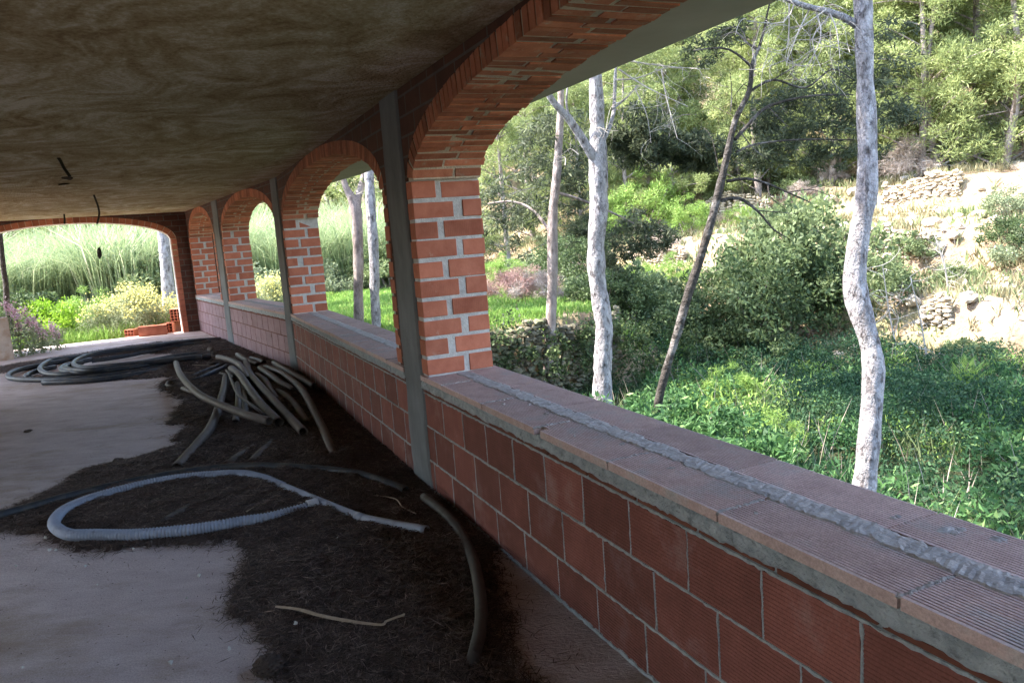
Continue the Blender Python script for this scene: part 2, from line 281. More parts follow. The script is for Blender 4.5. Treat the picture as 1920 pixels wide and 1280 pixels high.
        if smooth: me.polygons.foreach_set('use_smooth', [True]*len(me.polygons))
        me.update(); o = bpy.data.objects.new(name, me); col.objects.link(o)
        if parent is not None: o.parent = parent
        if mw is not None: o.matrix_world = mw if parent is None else o.matrix_world; 
        if mw is not None and parent is not None: o.matrix_basis = mw
        if loc is not None and parent is None: o.location = loc
        return o
import bmesh
_b = bmesh.new(); bmesh.ops.create_icosphere(_b, subdivisions=2, radius=1); ICO_V = np.array([v.co[:] for v in _b.verts]); ICO_F = [tuple(v.index for v in f.verts) for f in _b.faces]; _b.free()
def tag(o, label, cat, group=None):
    o['label'] = label; o['category'] = cat
    if group: o['group'] = group
    return o
def empty(name, loc, label, cat, group=None):
    o = bpy.data.objects.new(name, None); col.objects.link(o); o.location = Vector([float(q) for q in loc]); o.empty_display_size = .2
    return tag(o, label, cat, group)
def struct(o, kind='structure'): o['kind'] = kind; return o
def copy_tree(o, parent=None):
    c = o.copy(); col.objects.link(c)
    if parent is not None: c.parent = parent
    for ch in [x for x in bpy.data.objects if x.parent == o]: copy_tree(ch, c)
    return c
def smoothpath(P, step):
    P = np.asarray(P, float); n = len(P)
    if n > 2:
        Q = np.vstack([2*P[0]-P[1], P, 2*P[-1]-P[-2]]); out = []
        for i in range(1, n):
            p0, p1, p2, p3 = Q[i-1], Q[i], Q[i+1], Q[i+2]; k = max(2, int(np.linalg.norm(p2-p1)/step))
            t = np.linspace(0, 1, k, endpoint=False)[:, None]
            out.append(.5*((2*p1)+(-p0+p2)*t+(2*p0-5*p1+4*p2-p3)*t*t+(-p0+3*p1-3*p2+p3)*t**3))
        out.append(P[-1:]); return np.vstack(out)
    k = max(2, int(np.linalg.norm(P[1]-P[0])/step)); t = np.linspace(0, 1, k)[:, None]; return P[0]+(P[1]-P[0])*t
# leaf quads --------------------------------------------------------------
def leafcloud(C, size, asp, tint, droop=0, dirs=None, dj=1.):
    """diamond leaves; returns verts (4N,3)"""
    N = len(C)
    a = rng.normal(0, 1, (N, 3))
    if dirs is not None: a = dirs + a*dj*.5
    a[:, 2] -= droop
    a /= np.linalg.norm(a, axis=1)[:, None]
    b = np.cross(a, rng.normal(0, 1, (N, 3))); b /= np.linalg.norm(b, axis=1)[:, None]+1e-9
    s = (np.asarray(size)*rng.uniform(.6, 1.35, N))[:, None]
    return np.stack([C-a*s, C-b*s*asp, C+a*s, C+b*s*asp], 1).reshape(-1, 3)
def quadmesh(name, V, tint, m, parent=None, loc=None):
    N = len(V)//4; me = bpy.data.meshes.new(name)
    if loc is not None: V = V-np.asarray(loc, float)
    me.vertices.add(4*N); me.vertices.foreach_set('co', V.astype(np.float32).ravel())
    me.loops.add(4*N); me.loops.foreach_set('vertex_index', np.arange(4*N, dtype=np.int32))
    me.polygons.add(N); me.polygons.foreach_set('loop_start', np.arange(0, 4*N, 4, dtype=np.int32))
    try: me.polygons.foreach_set('loop_total', np.full(N, 4, dtype=np.int32))
    except Exception: pass
    me.materials.append(m) if not isinstance(m, list) else [me.materials.append(q) for q in m]
    at_ = me.attributes.new('tint', 'FLOAT', 'FACE'); at_.data.foreach_set('value', np.clip(tint, 0, 1).astype(np.float32))
    me.update(); me.validate(); o = bpy.data.objects.new(name, me); col.objects.link(o)
    if parent is not None: o.parent = parent
    elif loc is not None: o.location = loc
    return o
def clumps(centers, radii, per, squash=.6, shell=.5):
    """points in clumps: centres (K,3), radii (K,), per points each; denser near the surface"""
    K = len(centers); d = rng.normal(0, 1, (K, per, 3)); d /= np.linalg.norm(d, axis=2)[..., None]
    r = rng.uniform(0, 1, (K, per, 1))**shell
    P = centers[:, None, :] + d*r*np.asarray(radii)[:, None, None]*np.array([1, 1, squash])
    return P.reshape(-1, 3), d.reshape(-1, 3)
def clamp_tint(K, per, base, sd_clump, sd): return (base + np.repeat(rng.normal(0, sd_clump, K), per) + rng.normal(0, sd, K*per))
# ---------------------------------------------------------------- terrain
def sstep(x, a, b): t = np.clip((x-a)/(b-a), 0, 1); return t*t*(3-2*t)
def vnoise(x, y, s, seed):
    r = np.random.default_rng(seed); G = r.uniform(-1, 1, (64, 64)); x = np.asarray(x)/s; y = np.asarray(y)/s
    xi = np.floor(x).astype(int); yi = np.floor(y).astype(int); fx = x-xi; fy = y-yi; fx = fx*fx*(3-2*fx); fy = fy*fy*(3-2*fy)
    g = lambda i, j: G[i % 64, j % 64]
    return (g(xi, yi)*(1-fx)+g(xi+1, yi)*fx)*(1-fy)+(g(xi, yi+1)*(1-fx)+g(xi+1, yi+1)*fx)*fy
def hillu(x, y): return ((x-6.8)+(y-12.2))*.7071 + vnoise(x, y, 5., 3)*.9
def tz(x, y):
    x = np.asarray(x, float); y = np.asarray(y, float)
    wl = (x+.22)*-.5+(y-12.17)*.866
    mf = sstep(wl, .0, .25)*(1-sstep(x+vnoise(x, y, 2., 5)*.5-(y-13)*.1, 1.5, 3.6))
    base = -1.72+1.64*mf + vnoise(x, y, 1.7, 1)*.07 + vnoise(x, y, .6, 2)*.03
    u = hillu(x, y); h = .37*np.maximum(u, 0) + .16*np.maximum(u-14, 0)*(1-sstep(u, 14, 90)*.6)
    t = h/1.25; fr = t-np.floor(t); tt = (np.floor(t)+sstep(fr, .78, .98))*1.25
    k = .7*(1-sstep(u, 14, 22)); hh = h*(1-k)+tt*k + np.where(u > 0, vnoise(x, y, 1.1, 8)*.16+vnoise(x, y, .35, 9)*.05, 0)
    z = np.maximum(base, -1.72+hh)
    far = sstep(np.hypot(x, y), 120, 400); return z*(1-far)+np.minimum(z, 30)*far
def tzf(x, y): return float(tz(x, y))
def axis(a, b, fa, fb, st):
    c = np.arange(fa, fb, st); l = -np.geomspace(1, 1+(fa-a), 26)[::-1]+1+fa; r = np.geomspace(1, 1+(b-fb), 26)-1+fb
    return np.concatenate([l[:-1], c, r])
gx = axis(-600, 600, -30, 32, .28); gy = axis(-500, 900, -6, 46, .28)
X, Y = np.meshgrid(gx, gy, indexing='ij'); g = MB(); g.grid(np.stack([X, Y, tz(X, Y)], -1))
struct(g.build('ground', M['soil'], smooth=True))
# ================================================================= BUILDING
bld = empty('gallery_building', (A[0], A[1], 0), 'unfinished red brick arcade building with concrete pillars and low block parapets', 'building')
binv = Matrix.Translation(bld.location).inverted()
def W(o, a): return binv @ frame(o, a)
def ell(c, a, th, off=0):  # point on the arch curve pushed outwards (into the masonry) by off
    x, z = a*math.cos(th), CRN*math.sin(th); nx, nz = math.cos(th)/a, math.sin(th)/CRN; l = math.hypot(nx, nz)
    return c+x+nx/l*off, SPR+z+nz/l*off
def archwall(o, a, s0, s1, c, hw, z0=SILL, detail=True, blabel=None, th=TH, top=H):
    """one bay: masonry with an arched opening. local x along wall, y from 0 (inside) to -th (outside)"""
    wall = MB(); jl, jr = c-hw-.04, c+hw+.04; K = 48; ths = np.linspace(PI, 0, K+1)
    for y in (-.002, -th+.002):   # spandrel faces
        pts = [ell(c, hw, t, .10) for t in ths]
        for i in range(K):
            (x0, q0), (x1, q1) = pts[i], pts[i+1]
            wall.add([(x0, y, q0), (x1, y, q1), (x1, y, top), (x0, y, top)], [(0, 1, 2, 3)])
    for i in range(K):
        (x0, q0), (x1, q1) = pts[i], pts[i+1]; wall.add([(x0, -.002, q0), (x1, -.002, q1), (x1, -th+.002, q1), (x0, -th+.002, q0)], [(0, 1, 2, 3)])
    if jl-.11-s0 > .01: wall.box(s0, pts[0][0], -th+.002, -.002, z0, top)
    else: wall.box(s0, pts[0][0], -th+.002, -.002, SPR, top)
    wall.box(pts[-1][0], s1, -th+.002, -.002, z0 if s1-jr-.11 > .01 else SPR, top)
    wo = wall.build('arch_wall', M['spandrel'], bld, W(o, a))
    # jamb: courses of one long and one short brick
    n = int(round((SPR-z0)/.1105)); cp = (SPR-z0)/n
    for side, jx in ((1, jl), (-1, jr)):
        jm = MB()
        x_in = jx-side*.0; x_bk = max(jx-.105, s0+.004) if side == 1 else min(jx+.105, s1-.004)
        lo, hi = min(x_in, x_bk), max(x_in, x_bk)
        jm.box(lo+(.0 if side == 1 else .0045), hi-(.0045 if side == 1 else 0), -th+.006, -.006, z0, SPR, 1)
        for k in range(n):
            za, zb = z0+k*cp+.011, z0+(k+1)*cp-.008; gap = rng.uniform(.03, .058); ln = rng.uniform(.222, .24)
            cuts = [(0, ln), (ln+gap, th)] if k % 2 == 0 else [(0, th-ln-gap), (th-ln, th)]
            for (ya, yb) in cuts:
                if yb-ya < .04: continue
                e = float(np.clip(rng.normal(0, .002), -.003, .004)); rib = rng.random() < .35
                xf = jx+side*e; l2, h2 = min(xf, x_bk), max(xf, x_bk); tn = float(np.clip(rng.normal(.5, .28), 0, 1))
                dz1, dz2 = rng.normal(0, .0025, 2)
                jm.box(l2, h2, -yb+rng.normal(0, .003), -ya+rng.normal(0, .002), za+dz1, zb+dz2, 0, tn, ch=.003, jit=.0012)
                if rib and detail:   # vertical scoring
                    q = int((yb-ya)/.011)
                    for j in range(q):
                        yy = -yb+.006+j*.011; jm.box(min(xf, xf+side*.0022), max(xf, xf+side*.0022), yy, yy+.0065, za+.006, zb-.006, 0, max(0, tn-.15))
        jm.build('jamb', [M['brick'], M['joint_mortar']], wo)
    
    # arch ring
    ar = MB(); T = 240; tt = np.linspace(0, PI, T+1); P = np.array([ell(c, hw, t) for t in tt]); L = np.concatenate([[0], np.cumsum(np.linalg.norm(np.diff(P, axis=0), axis=1))])
    def band(t0, t1, r0, r1, y0, y1, mi, tn, j=0):
        c8 = []
        for t in (t0, t1):
            for y in (y0, y1):
                for r in (r0, r1):
                    x, z = ell(c, hw, t, r+rng.normal(0, j)); c8.append((x, y, z))
        ar.hexa(c8, mi, tn)
    for i in range(72): band(PI*i/72, PI*(i+1)/72, .0045, .0985, -th+.006, -.006, 1, .5)
    pos = 0; k = 0; tot = L[-1]; m = int(tot/.058); pitch = tot/m
    for k in range(m):
        pj = rng.normal(0, .003); t0 = np.interp(k*pitch+.007+pj, L, tt); t1 = np.interp((k+1)*pitch-.007+pj*.5, L, tt)
        gap = rng.uniform(.01, .035); ln = rng.uniform(.225, .24)
        cuts = [(0, ln), (ln+gap, th)] if k % 2 == 0 else [(0, th-ln-gap), (th-ln, th)]
        for ya, yb in cuts:
            if yb-ya < .04: continue
            e = float(np.clip(rng.normal(0, .003), -.004, .0035))
            band(t0, t1, e, .1, -yb+rng.normal(0, .004), -ya+rng.normal(0, .003)*(ya > 0), 0, float(np.clip(rng.normal(.5, .3), 0, 1)), .0015)
    for i in range(0):    # squeezed mortar smears on the soffit
        t = rng.uniform(.15, PI-.15); x, z = ell(c, hw, t, -.001); tx, tz_ = -hw*math.sin(t), CRN*math.cos(t)
        ar.blob((x, -rng.uniform(.05, th-.05), z), (rng.uniform(.010, .022), rng.uniform(.04, .12), rng.uniform(.003, .0045)), 1, .5, .1)
    ar.build('arch_ring', [M['arch_brick'], M['arch_mortar']], wo)
    return wo
def ribbed(mb, x0, x1, zc0, zc1, yf, axis='z', pitch=.0115, depth=.0022, mi=0, tint=.5, back=.02):
    """ribbed plate: ribs run along x; profile in z (face at y=yf) or in y (face at z=yf)"""
    n = max(2, int(round((zc1-zc0)/pitch))); q = []; p = (zc1-zc0)/n
    for i in range(n):
        a = zc0+i*p; q += [(a+p*.06, 0), (a+p*.60, 0), (a+p*.70, -depth), (a+p*.96, -depth)]
    q = [(zc0, -back)] + [(zc0, 0)] + q[:-2] + [(zc1, 0), (zc1, -back)]
    V = []
    for x in (x0, x1):
        for (c, d) in q: V.append((x, yf+d, c) if axis == 'z' else (x, c, yf+d))
    k = len(q); f = [(i, i+1, k+i+1, k+i) for i in range(k-1)] + [tuple(range(k-1, -1, -1)), tuple(range(k, 2*k))]
    mb.add(V, f, mi, tint)
def wobble_strip(mb, x0, x1, zc, w, yf, vertical=False, step=.02, mi=1, proud=.0015):
    n = max(3, int((x1-x0)/step)); xs = np.linspace(x0, x1, n); up = zc+w/2+rng.normal(0, w*.14, n); dn = zc-w/2+rng.normal(0, w*.14, n); pr = yf+proud+np.abs(rng.normal(0, .0014, n))
    if vertical: P = np.stack([np.stack([dn, np.full(n, yf-.004), xs], 1), np.stack([dn+w*.2, pr, xs], 1), np.stack([up-w*.2, pr, xs], 1), np.stack([up, np.full(n, yf-.004), xs], 1)], 1)
    else: P = np.stack([np.stack([xs, np.full(n, yf-.004), dn], 1), np.stack([xs, pr, dn+w*.2], 1), np.stack([xs, pr, up-w*.2], 1), np.stack([xs, np.full(n, yf-.004), up], 1)], 1)
    mb.grid(P, mi)
def parapet(o, a, s0, s1, dusty=False, near=True, thin0=None):  # dusty picks the paler block colour with left-hand light painted in
    pb = MB(); pb.box(s0, s1, -TH, -.004, -.0, .672, 1)
    offs = [-.07, -.135, -.007]
    for r in range(3):
        z0, z1 = ROWS[r]+.006, ROWS[r+1]-.005; x = s0-((s0-offs[r]) % .31)
        while x < s1:
            xa, xb = max(x+.004, s0), min(x+.306, s1)
            if xb-xa > .02:
                tn = float(np.clip(rng.normal(.5, .28), 0, 1))
                ribbed(pb, xa, xb, z0, z1, .001+rng.normal(0, .0008), depth=.0014, tint=tn)
                if near and xa > s0: wobble_strip(pb, z0, z1, xa-.004, rng.uniform(.006, .012), 0, True, .02)
            x += .31
        if near: wobble_strip(pb, s0, s1, ROWS[r+1]-.0 if r < 2 else ROWS[3]+.001, .0125, .001, proud=.002)
    if near: wobble_strip(pb, s0, s1, .006, .022, .001, proud=.004)
    x = s0
    while x < s1:      # thin brick course
        l = .31; xb = min(x+l-.012, s1); pb.box(x, xb, -.05, .003+rng.normal(0, .001), .606, .626, 2, float(np.clip(rng.normal(.5, .25), 0, 1)), ch=.003); x += l
    po = pb.build('parapet', [M['lit_block'] if dusty else M['block'], M['grey_mortar'] if not dusty else M['thin_brick'], M['thin_brick']], bld, W(o, a))
    # lumpy bed of mortar under the tiles
    n = max(8, int((s1-s0)/(.012 if near else .04))); xs = np.linspace(s0, s1, n); zz = np.linspace(.620, .677, 7); P = np.zeros((n, 7, 3))
    lump = np.convolve(rng.normal(0, 1, n+8), np.ones(5)/5, 'same')[4:-4][:n]
    for j, z in enumerate(zz):
        prof = [.002, .012, .014, .013, .011, .009, .004][j]; dz = (lump*.006 if j in (0, 1) else 0)
        P[:, j] = np.stack([xs, prof+rng.normal(0, .0018, n)+lump*.002*(j in (1, 2, 3)), z+dz+rng.normal(0, .0008, n)], 1)
    mb = MB(); mb.grid(P); mb.build('mortar_bed', M['grey_mortar'] , po, smooth=False)
    # tiles: inner row, mortar seam, outer row
    tiles = []
    step = .567; x = -2.646+step*math.floor((s0+2.646)/step)
    while x < s1:
        xa, xb = max(x+.004, s0), min(x+step-.004, s1)
        if xb-xa > .05:
            chip = near and abs(x-(-2.646+step)) < .01
            if chip: xa += 0
            t = MB(); tn = float(np.clip(rng.normal(.5, .25), 0, 1)); dz = rng.normal(0, .0012)
            if chip: # broken near corner leaves a ragged notch
                ribbed(t, xa, xb-.05, -.17, .014, SILL+dz, 'y', .0108, .0045, 0, tn, .03); ribbed(t, xb-.05, xb, -.17, -.03, SILL+dz, 'y', .0108, .0045, 0, tn, .03)
            else: ribbed(t, xa, xb, -.17, .014, SILL+dz, 'y', .0108, .0045, 0, tn, .03)
            t.build('sill_tile', M['tile'], po)
        x += step
    x = -2.97+step*math.floor((s0+2.97)/step)
    while x < s1:
        xa, xb = max(x+.004, s0), min(x+step-.004, s1)
        if xb-xa > .05:
            t = MB(); ribbed(t, xa, xb, -.43, -.245, SILL+.002+rng.normal(0, .001), 'y', .0108, .0045, 0, float(np.clip(rng.normal(.5, .25), 0, 1)), .03)
            t.build('sill_tile', M['tile'], po)
        x += step
    n = max(10, int((s1-s0)/(.01 if near else .05))); ys = np.array([-.160, -.168, -.185, -.205, -.225, -.244, -.254]); hh = np.array([0, .002, .003, .002, .003, .0015, 0]); xs = np.linspace(s0, s1, n)
    P = np.zeros((n, 7, 3)); e1 = np.convolve(rng.normal(0, 1, n+8), np.ones(5)/5, 'same')[4:-4][:n]; e2 = np.convolve(rng.normal(0, 1, n+8), np.ones(5)/5, 'same')[4:-4][:n]
    for j in range(7): P[:, j] = np.stack([xs, ys[j]+(e1*.011 if j < 2 else e2*.011 if j > 4 else 0)+0*xs, SILL-.004+(.0055 if 0 < j < 6 else 0)+hh[j]*(1+.3*e1)+rng.normal(0, .0013, n)*(0 < j < 6)], 1)
    mb = MB(); mb.grid(P)
    if near:
        for q in range(26):
            mb.blob((rng.uniform(s0, s1), -rng.uniform(.03, .4), SILL), (rng.uniform(.004, .012), rng.uniform(.004, .014), rng.uniform(.002, .005)), jag=.25)
        for (lx, ly, a_, b_) in ((-3.05, -.35, .017, .03), (-3.07, -.37, .012, .02), (-3.15, -.40, .018, .012), (-2.93, -.33, .009, .009)): mb.blob((lx, ly, SILL-.001), (a_, b_, .007), jag=.12)
        x = -2.646+step*math.floor((s0+2.646)/step)
        while x < s1:
            if s0 < x < s1:
                for yy in np.linspace(-.14, .01, 9): mb.blob((x+rng.normal(0, .002), yy, SILL-.002), (.006, .012, .005), jag=.2)
            x += step
    mb.build('mortar_seam', M['mortar'], po)
    return po
def pillar(o, a, s0, s1, near=False):
    p = MB(); zs = np.linspace(0, H, 30 if near else 12); xl = s0+rng.normal(0, .003, len(zs)); xr = s1+rng.normal(0, .003, len(zs)); yf = .012+rng.normal(0, .002, len(zs))
    fl = np.where(zs < .12, (.12-zs)*.25, 0); xl = xl-fl
    ring = np.stack([np.stack([xl, np.full(len(zs), -TH-.004), zs], 1), np.stack([xl, yf-.012, zs], 1), np.stack([xl+.012, yf, zs], 1), np.stack([xr-.012, yf, zs], 1), np.stack([xr, yf-.012, zs], 1), np.stack([xr, np.full(len(zs), -TH-.004), zs], 1), np.stack([xl, np.full(len(zs), -TH-.004), zs], 1)], 1)
    p.grid(ring); p.build('concrete_pillar', M['concrete'], bld, W(o, a))
# bay 1 (beside the camera), bay 0 (behind), bays 2-4 receding
archwall(A, A1, -4.7, -.0, -2.35, 2.20); parapet(A, A1, -4.7, -.0)
archwall(A, A1, -9.76, -5.06, -7.41, 2.20, detail=False); parapet(A, A1, -9.76, -5.06, near=False)
archwall(A, A2, .36, 5.20, 2.79, 2.22); parapet(A, A2, .36, 5.20)
archwall(B, A3, .28, 3.66, 1.88, 1.58, detail=False); parapet(B, A3, .28, 3.66, dusty=True)
archwall(Cc, A3, .40, 3.15, 1.8, 1.13, detail=False); parapet(Cc, A3, .40, 3.15, dusty=True)
pillar(A, A2, 0, .36, True); pillar(A, A1, -5.06, -4.7); pillar(B, A3, 0, .28); pillar(Cc, A3, 0, .40); pillar(A, A1, -10.1, -9.76)
# end wall, opening down to the floor. local x runs from D towards the left (negative of AE direction)
def endwall():
    o = D + dv(AE)*.0; a = AE+PI   # local x = -dv(AE)
    m = W(o, a); wall = MB(); c, hw = 2.0, 1.69; s0, s1 = .0, 4.9; th = .32; K = 40; ths = np.linspace(PI, 0, K+1); pts = [ell(c, hw, t, .10) for t in ths]
    # local -y is: frame() rotates by a+90deg, so local y points ... inside face at y=0, thickness towards +y
    sg = ENDSIGN
    for y in (0, sg*th):
        for i in range(K):
            (x0, q0), (x1, q1) = pts[i], pts[i+1]; wall.add([(x0, y, q0), (x1, y, q1), (x1, y, H), (x0, y, H)], [(0, 1, 2, 3)])
    lo, hi = min(0, sg*th), max(0, sg*th)
    wall.box(-.55, pts[0][0], lo, hi, 0, H); wall.box(pts[-1][0], s1, lo, hi, 0, H)
    wo = wall.build('end_wall', M['spandrel'], bld, m)
    ar = MB(); T = 200; tt = np.linspace(0, PI, T+1); P = np.array([ell(c, hw, t) for t in tt]); L = np.concatenate([[0], np.cumsum(np.linalg.norm(np.diff(P, axis=0), axis=1))]); n = int(L[-1]/.105); pitch = L[-1]/n
    def band(t0, t1, r0, r1, y0, y1, mi, tn):
        c8 = [(ell(c, hw, t, r)[0], y, ell(c, hw, t, r)[1]) for t in (t0, t1) for y in (y0, y1) for r in (r0, r1)]; ar.hexa(c8, mi, tn)
    for i in range(60): band(PI*i/60, PI*(i+1)/60, .006, .099, lo+.004, hi-.004, 1, .5)
    for k in range(n): band(np.interp(k*pitch+.004, L, tt), np.interp((k+1)*pitch-.004, L, tt), 0, .1, lo-.001, hi+.001, 0, float(np.clip(rng.normal(.4, .25), 0, 1)))
    ar.build('arch_ring', [M['arch_brick'], M['arch_mortar']], wo)
    # jamb bricks
    jb = MB()
    for (xa, xb) in ((pts[0][0]-.0, c-hw-.005), (c+hw+.005, pts[-1][0])):
        for k in range(17):
            z0 = k*.1065; jb.box(xa, xb, lo-.001, hi+.001, z0+.004, z0+.1025, 0, float(np.clip(rng.normal(.45, .25), 0, 1)), ch=.002)
    jb.build('jamb', M['brick'], wo)
    # white plaster skin on the reveal (lit outer edge) and its thin return
    pl = MB(); off = -.014
    prof = [(c-hw, 0.0)]+[(c-hw, z) for z in np.linspace(.1, SPR, 16)]+[ell(c, hw, t, 0) for t in np.linspace(PI, 0, 40)]+[(c+hw, z) for z in np.linspace(SPR, 0, 16)]
    prof = [p for i, p in enumerate(prof) if i == 0 or (abs(p[0]-prof[i-1][0])+abs(p[1]-prof[i-1][1])) > 1e-6]
    cx, cz = c, 1.0; G = []
    for (x, z) in prof:
        ix = .014 if x < c-hw+.001 else (-.014 if x > c+hw-.001 else -.008*(x-c)/hw); iz = 0 if z <= SPR else -.012
        G.append([(x, sg*.10, z), (x+ix, sg*.11, z+iz), (x+ix, sg*(th+.012), z+iz), (x-ix*1.5, sg*(th+.012), z-iz*1.5)])
    pl.grid(np.array(G)); pl.build('plaster_reveal', M['plaster'], wo)
    return wo
# sign test: the outside of the end wall is the far side (away from the camera)
_m = frame(D, AE+PI); _y = (_m.to_3x3() @ Vector((0, 1, 0))); ENDSIGN = 1 if (_y.x*D[0]+_y.y*D[1]) > 0 else -1
endwall()
# plan polygons
def nrm(a): return np.array([math.cos(a), math.sin(a)])      # outward (right) normal of a wall direction
S_ = A-dv(A1)*10.1
inner = [S_, A, B, D]           # inner line of the arcade
def offset_line(t):
    return [S_+nrm(A1)*t, A+nrm((A1+A2)/2)*t, B+nrm((A2+A3)/2)*t/math.cos((A3-A2)/2), D+nrm(A3)*t]
WID = 4.7
lft = [D-dv(AE)*WID, B-nrm((A2+A3)/2)*WID*1.02, S_-nrm(A1)*WID]
# floor and ceiling as sheets, slabs as building parts
def sheet(mb, poly, z): mb.add([(p[0], p[1], z) for p in poly], [tuple(range(len(poly)))])
def prism(mb, poly, z0, z1):
    n = len(poly); V = [(p[0], p[1], z0) for p in poly]+[(p[0], p[1], z1) for p in poly]
    mb.add(V, [tuple(range(n)), tuple(range(n, 2*n))]+[(i, (i+1) % n, n+(i+1) % n, n+i) for i in range(n)])
endn = dv(AE+PI/2); endn = endn if endn@D > 0 else -endn
o_in = offset_line(.0); o_t = offset_line(TH); o_s = offset_line(TH+OH)
f = MB(); poly = o_t[:-1]+[o_t[-1]+endn*.36, lft[0]+endn*.36]+lft[1:]; prism(f, poly, -.35, 0.0); struct(f.build('floor', M['floor']))
c_ = MB(); poly = o_in[:-1]+[o_in[-1]+endn*.01, lft[0]+endn*.01]+lft[1:]; sheet(c_, poly, H-.004); struct(c_.build('ceiling', M['ceiling']))
r_ = MB(); poly = o_s[:-1]+[o_s[-1]+endn*.75, lft[0]+endn*.75-nrm(A3)*1.3, lft[1]-nrm(A2)*1.3, lft[2]-nrm(A1)*1.3]; prism(r_, poly, H, H+.3); r_.build('roof_slab', M['soffit'], bld, binv)
fd = MB(); poly = offset_line(TH-.01)[:-1]+[o_t[-1]+endn*.34, lft[0]+endn*.34]+lft[1:]; prism(fd, poly, -2.4, -.352); fd.build('foundation', M['concrete'], bld, binv)
bw = MB()
for i in range(2):      # the courtyard side is carried by wide piers with open bays between them
    p, q = lft[i], lft[i+1]; d_ = (q-p)/np.linalg.norm(q-p); n_ = np.array([-d_[1], d_[0]]); n_ = n_ if n_@(p-A) > 0 else -n_; ln_ = np.linalg.norm(q-p)
    prism(bw, [p, q, q+n_*.3, p+n_*.3], 2.12, H)
    for ta, tb in (((0, .5), (2.6, 3.3), (5.4, ln_)) if i == 0 else ((0, 3.6), (4.9, 8.7), (11.0, ln_))): prism(bw, [p+d_*ta, p+d_*tb, p+d_*tb+n_*.29, p+d_*ta+n_*.29], 0, 2.12)
p, q = S_, lft[2]; prism(bw, [p+nrm(A1)*TH, q, q-dv(A1)*.3, p+nrm(A1)*TH-dv(A1)*.3], 0, H)
bw.build('back_wall', M['backwall'], bld, binv)
up = MB(); l0, l1 = A+dv(A2)*4.0, S_; prism(up, [l0-nrm(A1)*1.0, l1-nrm(A1)*1.0, l1-nrm(A1)*5.9, l0-nrm(A1)*5.9], H+.3, H+3.2); up.build('added_shade_mass', M['plaster'], bld, binv)  # unseen mass added on the roof so its shadow falls into the gully
# ================================================================= LITTER AND PIPES ON THE FLOOR
def inpoly(px, py, poly):
    ins = np.zeros(px.shape, bool); n = len(poly)
    for i in range(n):
        x0, y0 = poly[i]; x1, y1 = poly[(i+1) % n]; c = ((y0 > py) != (y1 > py)) & (px < (x1-x0)*(py-y0)/(y1-y0+1e-12)+x0); ins ^= c
    return ins
def polydist(px, py, poly):
    d = np.full(px.shape, 1e9); n = len(poly)
    for i in range(n):
        a = np.array(poly[i]); b = np.array(poly[(i+1) % n]); ab = b-a; t = np.clip(((px-a[0])*ab[0]+(py-a[1])*ab[1])/(ab@ab+1e-12), 0, 1)
        d = np.minimum(d, np.hypot(px-a[0]-t*ab[0], py-a[1]-t*ab[1]))
    return d
P_MAIN = [(640, 1420), (520, 1290), (500, 1235), (495, 1186), (445, 1165), (420, 1150), (435, 1120), (430, 1070), (470, 1037), (425, 1017), (320, 1027), (200, 1037), (110, 1030), (85, 1006), (0, 1000), (-200, 1020), (-200, 1000),
          (0, 962), (60, 937), (120, 905), (160, 880), (250, 862), (300, 845), (345, 832), (318, 828), (353, 800), (312, 795), (345, 752), (292, 727), (318, 708), (250, 712), (180, 716), (60, 716), (60, 708), (180, 700), (290, 690), (330, 676), (320, 664), (250, 664), (180, 672), (150, 684), (100, 684), (60, 694),
          (0, 700), (-60, 705), (-60, 692), (0, 689), (86, 674), (172, 660), (241, 650), (309, 642), (381, 636), (438, 636)]
P_TAIL = [(930, 1035), (925, 1080), (940, 1150), (955, 1210), (975, 1250), (990, 1300), (1010, 1420)]
mainp = [onz(*q)[:2] for q in P_MAIN]
# along the wall base (pass slightly into the wall)
wallp = [Cc-nrm(A3)*-.02, B+nrm(A3)*.02, A+nrm(A2)*.02, A+dv(A1)*-1.05+nrm(A1)*.02]
tailp = [onz(*q)[:2] for q in P_TAIL]
LP = mainp+wallp+tailp
def litter_h(x, y, d):
    n = vnoise(x, y, .35, 21)*.5+vnoise(x, y, .12, 22)*.35+vnoise(x, y, .05, 23)*.3
    wd = (x-A[0])*math.cos(A2)+(y-A[1])*math.sin(A2)     # negative inside; near wall -> 0
    pile = np.exp(-((x+2.2)**2+(y-7.6)**2)/2.2)*.035
    return np.minimum(d, .35)/.35*(.036+.022*n+pile)+.008+.004*n
gx_ = np.arange(-9.6, .8, .022); gy_ = np.arange(2.2, 15.2, .022); LX, LY = np.meshgrid(gx_, gy_, indexing='ij')
jx = LX+vnoise(LX, LY, .07, 31)*.035+vnoise(LX, LY, .025, 32)*.02; jy = LY+vnoise(LX, LY, .07, 33)*.05+vnoise(LX, LY, .025, 34)*.03
ins = inpoly(jx, jy, LP); dd = polydist(LX, LY, LP); LZ = litter_h(LX, LY, dd)
def on_litter(x, y):
    i = np.clip(((np.asarray(x)-gx_[0])/.022).astype(int), 0, len(gx_)-1); j = np.clip(((np.asarray(y)-gy_[0])/.022).astype(int), 0, len(gy_)-1); return np.where(ins[i, j], LZ[i, j], 0)
cell = ins[:-1, :-1] & ins[1:, :-1] & ins[:-1, 1:] & ins[1:, 1:]
idx = -np.ones(LX.shape, int); use = np.zeros(LX.shape, bool)
for a_, b_ in ((0, 0), (1, 0), (0, 1), (1, 1)): use[a_:use.shape[0]-1+a_, b_:use.shape[1]-1+b_] |= cell
idx[use] = np.arange(use.sum()); edge = use & ~ins
nb = ins & ~(np.roll(ins, 1, 0) & np.roll(ins, -1, 0) & np.roll(ins, 1, 1) & np.roll(ins, -1, 1)); LZ2 = np.where(nb, .002, LZ)
